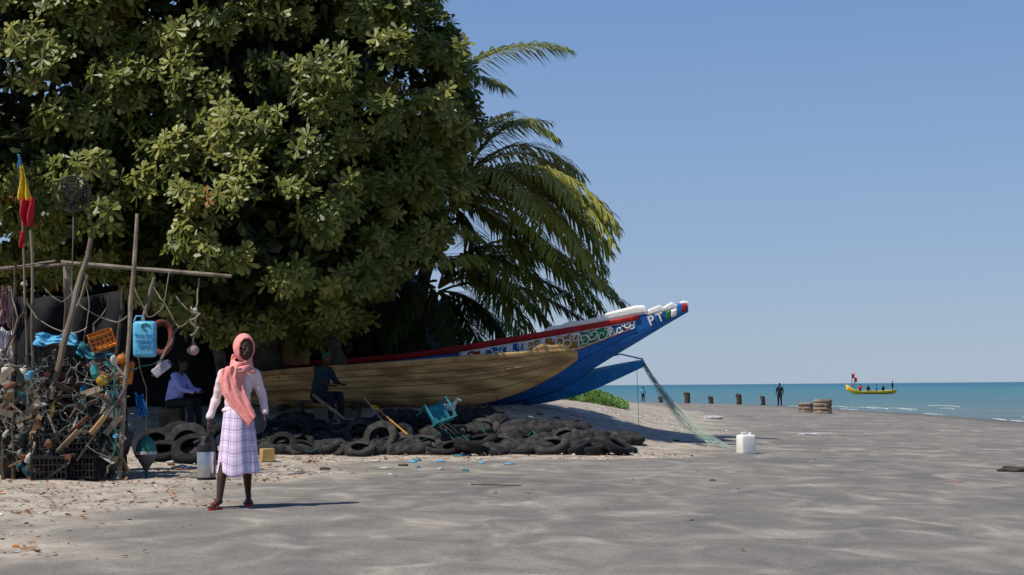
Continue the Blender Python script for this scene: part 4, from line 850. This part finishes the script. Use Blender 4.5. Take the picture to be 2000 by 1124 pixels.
bc=['white_plastic','light_blue','teal','white_plastic','black','dull_red','white_lilac','bright_blue','black','yellow_plastic','tyre_grey','rust']
bn=dict(white_plastic='white',light_blue='light blue',teal='teal',black='black',dull_red='dull red',white_lilac='pale grey',bright_blue='bright blue',yellow_plastic='yellow',tyre_grey='dark grey',rust='brown')
for k in range(44):
    px=random.uniform(-5,232);py=random.uniform(700,925);Y=random.uniform(19.1,19.6)
    p=at(px,py,Y); p.z=max(p.z,.05); m_=random.choice(bc); r=random.uniform(.02,.045); h=random.uniform(.10,.2)
    rot=Matrix.Translation(p)@Matrix.Rotation(random.uniform(0,6),4,'Z')@Matrix.Rotation(random.uniform(.2,1.7),4,'X')
    mb=MB(); mb.lathe([(.001,-h/2),(r,-h/2),(r*1.02,h*.1),(r*.95,h*.2),(r*.35,h*.38),(r*.35,h*.5),(.001,h*.5)],12,rot)
    mb.v=[tuple(Vector(v)+Vector((1,1,1))*.012*noise.noise(Vector(v)*18)) for v in mb.v]
    w_=where(px,py); tag(mb.build('plastic_bottle',m_),'%s %s plastic bottle in the junk, %s the %s'%('fat' if r>.034 else 'slim',bn[m_],w_[0],w_[1]),'bottle','plastic bottles in the junk pile')
t=thing('plastic_chair','teal plastic garden chair tipped over on the tyre bank','chair',(0,0,0))
mb=MB(); mb.grid(lambda u,v:(-.22+.44*u,-.22+.44*v,.42+.02*math.cos(u*PI*2)),8,8); solid(mb.build('seat','teal',t,local=True),.02)
mb=MB()
for k in range(5): mb.box((-.18+.09*k,.25+.02,.62),(.05,.02,.34),Matrix.Rotation(-.15,3,'X'))
mb.tube([(-.23,.22,.42),(-.23,.27,.7),(-.12,.31,.82),(.12,.31,.82),(.23,.27,.7),(.23,.22,.42)],.022,6); mb.build('backrest','teal',t,local=True)
for x in (-1,1):
    for y in (-1,1): mb=MB(); mb.tube([(x*.2,y*.2,.42),(x*.25,y*.26,0)],[.03,.022],6); mb.build('leg','teal',t,local=True)
    mb=MB(); mb.tube([(x*.25,.26,.62),(x*.27,0,.64),(x*.26,-.22,.6),(x*.24,-.23,.42)],.025,6); mb.build('armrest','teal',t,local=True)
cx_=at(828,835,27.7).x; t.location=(cx_+.15,27.75,T(cx_,27.7)+.22); t.rotation_euler=(R(-62),R(18),R(-150)); t.scale=(.85,.85,.85)
def tool(label,a,b_,m1,m2,grip,dp):
    a=Vector(a);b_=Vector(b_); t=thing('shovel',label,'shovel',b_,'tools leaning on the tyre bank')
    mb=MB(); mb.tube([a,b_.lerp(a,.15)],.016,8); mb.build('shaft',m1,t)
    x,y,d=basis(b_-a); L=.34; s0=b_.lerp(a,.17); mb=MB()
    mb.grid(lambda u,v:s0+d*L*v+x*(u-.5)*.24*(1-.6*v**3)*(min(1,.5+v*3))+y*(.05*(u-.5)**2*4-.02),8,8); solid(mb.build('blade',m2,t),.006)
    if grip:
        mb=MB(); mb.tube([a,a-d*.05-x*.05,a-d*.12-x*.05,a-d*.12+x*.05,a-d*.05+x*.05,a],.014,6); mb.build('grip',grip,t)
tool('long shafted rusty shovel leaning on the tyres',at(706,770,27.6),gp(795,886)+Vector((0,0,.03)),'bamboo','rust',None,0)
tool('shovel with yellow grip and orange shaft beside it',at(738,800,27.2),gp(838,888)+Vector((0,0,.03)),'orange_paint','cardboard','yellow_plastic',0)
pole('plank','loose grey plank sloping down behind the tyres',at(612,772,28),at(674,830,27.2)+Vector((0,0,.1)),.03,'old_wood','plank')
# goat
gq=at(876,812,28.2); gt=thing('goat','small white kid goat among the tyres right of the teal chair','goat',gq)
mb=MB(); k=.55; G0=Vector((gq.x,gq.y-.2,T(gq.x,gq.y)+.16))
def gv(x,y,z): return G0+Vector((x,y,z))*k
mb.ell(gv(0,0,.36),(.24*k,.11*k,.13*k)); mb.ell(gv(.12,0,.35),(.13*k,.11*k,.15*k)); mb.cap(gv(.2,0,.42),.075*k,gv(.30,-.02,.60),.05*k); mb.cap(gv(.30,-.02,.62),.06*k,gv(.42,-.05,.57),.035*k)
mb.cap(gv(.28,.05,.66),.02*k,gv(.22,.12,.62),.012*k,8); mb.cap(gv(.28,-.09,.66),.02*k,gv(.22,-.16,.62),.012*k,8); mb.cap(gv(-.23,0,.42),.025*k,gv(-.30,0,.50),.015*k,8)
for y in (-.07,.07):
    mb.cap(gv(.16,y,.3),.045*k,gv(.17,y,.14),.025*k,8); mb.cap(gv(.17,y,.14),.025*k,gv(.16,y,-.06),.02*k,8)
    mb.cap(gv(-.16,y,.32),.06*k,gv(-.13,y,.2),.035*k,8); mb.cap(gv(-.13,y,.2),.035*k,gv(-.22,y,.1),.022*k,8); mb.cap(gv(-.22,y,.1),.022*k,gv(-.2,y,-.06),.02*k,8)
rm(mb.build('body','fur',gt),.008,2)
mb=MB()
for y in (-.03,.02): mb.cap(gv(.29,y,.67),.012*k,gv(.25,y,.76),.005*k,8)
mb.build('horns','dark_wood',gt)
# ---------------- posts, blocks, distant boat
for i,(px,py,Y,w,h) in enumerate([(1290,785,132,9,11),(1342,790,128,12,21),(1388,787,128,10,14),(1443,790,124,11,20),(1490,792,122,9,17)]):
    p=at(px,py,Y); z=max(T(p.x,Y),SEA)-.15; r=w/2/F*Y; hh=h/F*Y+.2; mb=MB(); mb.tube([(p.x,Y,z),(p.x+.03,Y,z+hh*.5),(p.x-.03,Y,z+hh*.93),(p.x,Y,z+hh)],[r,r*.9,r*1.05,r*.7],10)
    tag(mb.build('wooden_stump','dark_wood'),'%s of the five dark wooden stumps standing in the shallows, counted from the left'%words[i],'post','wooden stumps in the shallows')
for i,(px,py,w,h,lb) in enumerate([(1574,806,30,21,'low round brown stone block left of the taller one by the shore'),(1607,808,36,30,'taller round brown stone block stack beside the low one')]):
    p=gp(px,py); r=w/2/F*p.y; hh=h/F*p.y; prof=[(.001,hh),(r*.8,hh)]; nr=3 if i==0 else 4
    for q in range(nr):
        z1=hh-(q)*hh/nr; z0=hh-(q+1)*hh/nr; prof+=[(r*.92,z1-.01),(r*1.02,(z0+z1)/2+.03),(r*1.02,(z0+z1)/2-.03),(r*.9,z0+.01)]
    mb=MB(); mb.lathe(prof,26,Matrix.Translation((p.x,p.y,p.z-.05)),fn=lambda a,z:1+.07*noise.noise(Vector((math.cos(a)*2,math.sin(a)*2,z*5)))); tag(mb.build('mooring_block','concrete'),lb,'block','round blocks by the shore')
Yb=232; hd=Hull([(1653,752,762,.1,Yb),(1665,761,768,.5,Yb),(1700,765,771.5,.8,Yb),(1735,764,771,.6,Yb),(1750,762,767,.15,Yb)],.3)
db=thing('fishing_boat','distant yellow and red pirogue with people and flags on the sea','boat',(at(1700,770,Yb).x,Yb,SEA))
mk('boat_yellow',(.85,.6,.05),(.75,.5,.04)); solid(hd.shell('hull','boat_yellow',db,30,5),.06)
for sd in (-1,1): hd.strip('red_stripe','red_paint',db,1656,1748,.45,.6,.05,sd,th=.04); hd.strip('rail','boat_yellow',db,1656,1748,.98,1.15,.05,sd,th=.05)
for px,py0,py1 in ((1664,762,730),(1669,762,738)):
    mb=MB(); mb.tube([at(px,py0,Yb),at(px,py1,Yb)],.05,5); mb.build('mast','dark_wood',db)
    mb=MB(); mb.grid(lambda u,v:at(px+5*u,py1+9*v,Yb)+Vector((0,.1*math.sin(u*6),0)),5,3); solid(mb.build('flag','red_cloth',db),.02)
for i,(px,cl_,lb) in enumerate([(1680,'red_paint','person in red near the masts of the distant boat'),(1696,'dark_cloth','person in dark clothes left of the middle of the distant boat'),(1712,'bright_blue','person in blue in the middle of the distant boat'),(1725,'dark_cloth','person in dark clothes right of the middle of the distant boat'),(1743,'dark_cloth','tallest person standing at the right end of the distant boat')]):
    p=at(px,768,Yb); p.z=SEA+.25 if i==4 else SEA-.15-.15*(i%2); figure(lb,p,STD,shirt=cl_,trou='dark_cloth',vox=.04,rz=random.uniform(-2,2),hands=False,k=1.0,group='people aboard the distant boat')
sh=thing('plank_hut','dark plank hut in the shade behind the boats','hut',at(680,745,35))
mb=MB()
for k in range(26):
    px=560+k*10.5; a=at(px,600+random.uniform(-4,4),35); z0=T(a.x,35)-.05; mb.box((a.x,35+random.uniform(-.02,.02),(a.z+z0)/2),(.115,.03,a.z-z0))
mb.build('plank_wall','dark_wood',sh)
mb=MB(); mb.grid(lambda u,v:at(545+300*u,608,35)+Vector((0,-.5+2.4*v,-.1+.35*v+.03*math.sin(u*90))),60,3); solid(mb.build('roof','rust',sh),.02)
pos=[];ax=[];va=[]
while len(pos)<2600:
    x=rng.uniform(.6,5);y=rng.uniform(48,62); px=1000+x/y*F
    if px<1050 or px>1222: continue
    e=1-abs((px-1130)/95)**2.5; h=.32*max(e,0)*rng.uniform(.2,1)*(.7+.4*math.sin(x*3+y)); pos.append((x,y,T(x,y)+h)); ax.append(rng.normal(size=3)*.4+[0,-.2,1]); va.append(rng.uniform(0,1))
o=foliage('beach_vines','vine_leaf',pos,ax,rng.uniform(.5,.9,len(pos)),va,TPL,None,(2.5,55,.7)); tag(o,'bright green creeping vines on top of the sand bank','vines',kind='stuff')
LT=[leaves_tpl(1,.10,.035,2,18,k) for k in range(4)]; ST=[leaves_tpl(1,.05,.022,2,18,k+9) for k in range(4)]
def scatter(name,label,m,N,tp,zone,smin,smax,cat):
    pos=[];ax=[];c=0
    while len(pos)<N and c<N*60:
        c+=1; x=rng.uniform(-9,9);y=rng.uniform(9,50 if zone=='bank' else 27)
        d=float(dryf(np.array([x]),np.array([y]))[0])
        if rng.random()>d**1.5+.006: continue
        if rng.random()> (.35+.65*abs(noise.noise(Vector((x*.9,y*.9,len(name)))))*2): continue
        pos.append((x,y,T(x,y)+.012)); ax.append((rng.normal()*.25,rng.normal()*.25,1))
    return tag(foliage(name,m,pos,ax,rng.uniform(smin,smax,len(pos)),rng.uniform(0,1,len(pos)),tp,None,(0,20,0)),label,cat,kind='stuff')
scatter('leaf_litter','fallen brown and orange leaves scattered on the sand','litter',3000,LT,'',.35,.95,'leaves')
scatter('shell_litter','pale shell and rubbish fragments scattered on the sand','shell',4500,ST,'bank',.35,1.6,'shells')
def lump(name,label,cat,px,py,size,m,seed,grp=None):
    p=gp(px,py); mb=MB(); mb.ell((0,0,0),size,n=18); mb.v=[tuple(p+Vector(v)*(1+.6*noise.noise(Vector(v)*14+Vector((seed,0,0))))+Vector((0,0,size[2]*.6))) for v in mb.v]
    return tag(mb.build(name,m,ang=60),label,cat,grp)
lump('plastic_bag','crumpled pale plastic bag lying on the sand right of the jerry can','bag',1585,850,(.3,.12,.035),'white_lilac',1)
lump('plastic_bag','crumpled plastic bag on the sand beyond the net','bag',1393,818,(.35,.15,.07),'white_lilac',2)
lump('seaweed_clump','dark clump of weed at the right picture edge','seaweed',1978,922,(.18,.12,.05),'dark_wood',3)
lump('plastic_bag','white crumpled rag between the tyres and the tools','bag',655,880,(.16,.1,.07),'white_plastic',4)
lump('plastic_bag','small white plastic scrap left of the cardboard box','bag',352,915,(.1,.06,.03),'white_plastic',5)
lump('red_scrap','tiny red scrap on the open sand','scrap',1392,940,(.04,.03,.015),'rust',6)
c=gp(522,902); mb=MB(); bevbox(mb,c+Vector((0,0,.1)),(.2,.18,.2),.01,1,Matrix.Rotation(.4,3,'Z')); tag(mb.build('cardboard_box','cardboard'),'small yellowish cardboard box on the sand right of the girl','box')
a=gp(920,948);b_=gp(1018,950); pole('driftwood_stick','thin dark stick lying flat on the open sand',a+Vector((0,0,.008)),b_+Vector((0,0,.008)),.008,'dark_wood','stick',wob=.01)
nm_={'white_plastic':'white','light_blue':'pale blue','rust':'red brown','dark_wood':'dark brown','white_lilac':'pale grey','teal':'teal'}
for k in range(34):
    px=random.uniform(260,1330);py=random.uniform(888,925) if px<1000 else random.uniform(800,875)
    if 400<px<520: continue
    m_=random.choice(list(nm_)); lump('rubbish_scrap','%s rubbish scrap on the %s'%(nm_[m_],('sand %s'%('near the metal buoy' if px<400 else 'just right of the girl' if px<650 else 'below the shovels' if px<850 else 'right of the shovels')) if px<1000 else 'bank, %s'%('near the tyres' if px<1120 else 'left of the hanging line' if px<1243 else 'right of the hanging line')),'scrap',px,py,(random.uniform(.03,.09),.04,.02),m_,k+20,'rubbish on the sand')
# ---------------- world, sun, camera
w=bpy.data.worlds.new('World'); sc.world=w; w.use_nodes=True; n=w.node_tree.nodes; l=w.node_tree.links
sk=n.new('ShaderNodeTexSky'); sk.sky_type='NISHITA'; sk.sun_disc=False; sk.sun_elevation=R(55); sk.sun_rotation=R(238); sk.air_density=1.0; sk.dust_density=.3; sk.ozone_density=2.5
tc=n.new('ShaderNodeTexCoord'); s=n.new('ShaderNodeSeparateXYZ'); l.new(tc.outputs['Generated'],s.inputs[0])
gr=ramp(s.outputs[2],[(0,(.37,.475,.61)),(.09,(.285,.41,.625)),(.25,(.17,.31,.595)),(.5,(.08,.18,.42)),(1,(.05,.12,.33))])
vm=n.new('ShaderNodeVectorMath'); vm.operation='SCALE'; vm.inputs[3].default_value=10; l.new(gr,vm.inputs[0])
mx=n.new('ShaderNodeMix'); mx.data_type='RGBA'; mx.clamp_result=False; mx.inputs[0].default_value=.87; l.new(sk.outputs[0],mx.inputs[6]); l.new(vm.outputs[0],mx.inputs[7])
l.new(mx.outputs[2],n['Background'].inputs[0]); n['Background'].inputs[1].default_value=.1
sl=bpy.data.lights.new('sun','SUN'); sl.energy=5.0; sl.angle=R(.5); sl.color=(1,.95,.86); so=bpy.data.objects.new('sun',sl); C.objects.link(so)
e=R(55); az=R(33); dv=Vector((math.cos(e)*math.cos(az),math.cos(e)*math.sin(az),-math.sin(e))); so.rotation_euler=dv.to_track_quat('-Z','Y').to_euler(); so.location=(-20,-5,30)
cd=bpy.data.cameras.new('camera'); cam=bpy.data.objects.new('camera',cd); C.objects.link(cam)
cd.sensor_width=36; cd.lens=54; cd.shift_y=(PY-562)/2000; cd.clip_end=20000; cd.clip_start=.1
cam.matrix_world=Matrix(((ct,st,0,0),(0,0,-1,0),(-st,ct,0,H),(0,0,0,1)))
sc.camera=cam
sc.view_settings.view_transform='Standard'; sc.view_settings.look='None'; sc.view_settings.exposure=0
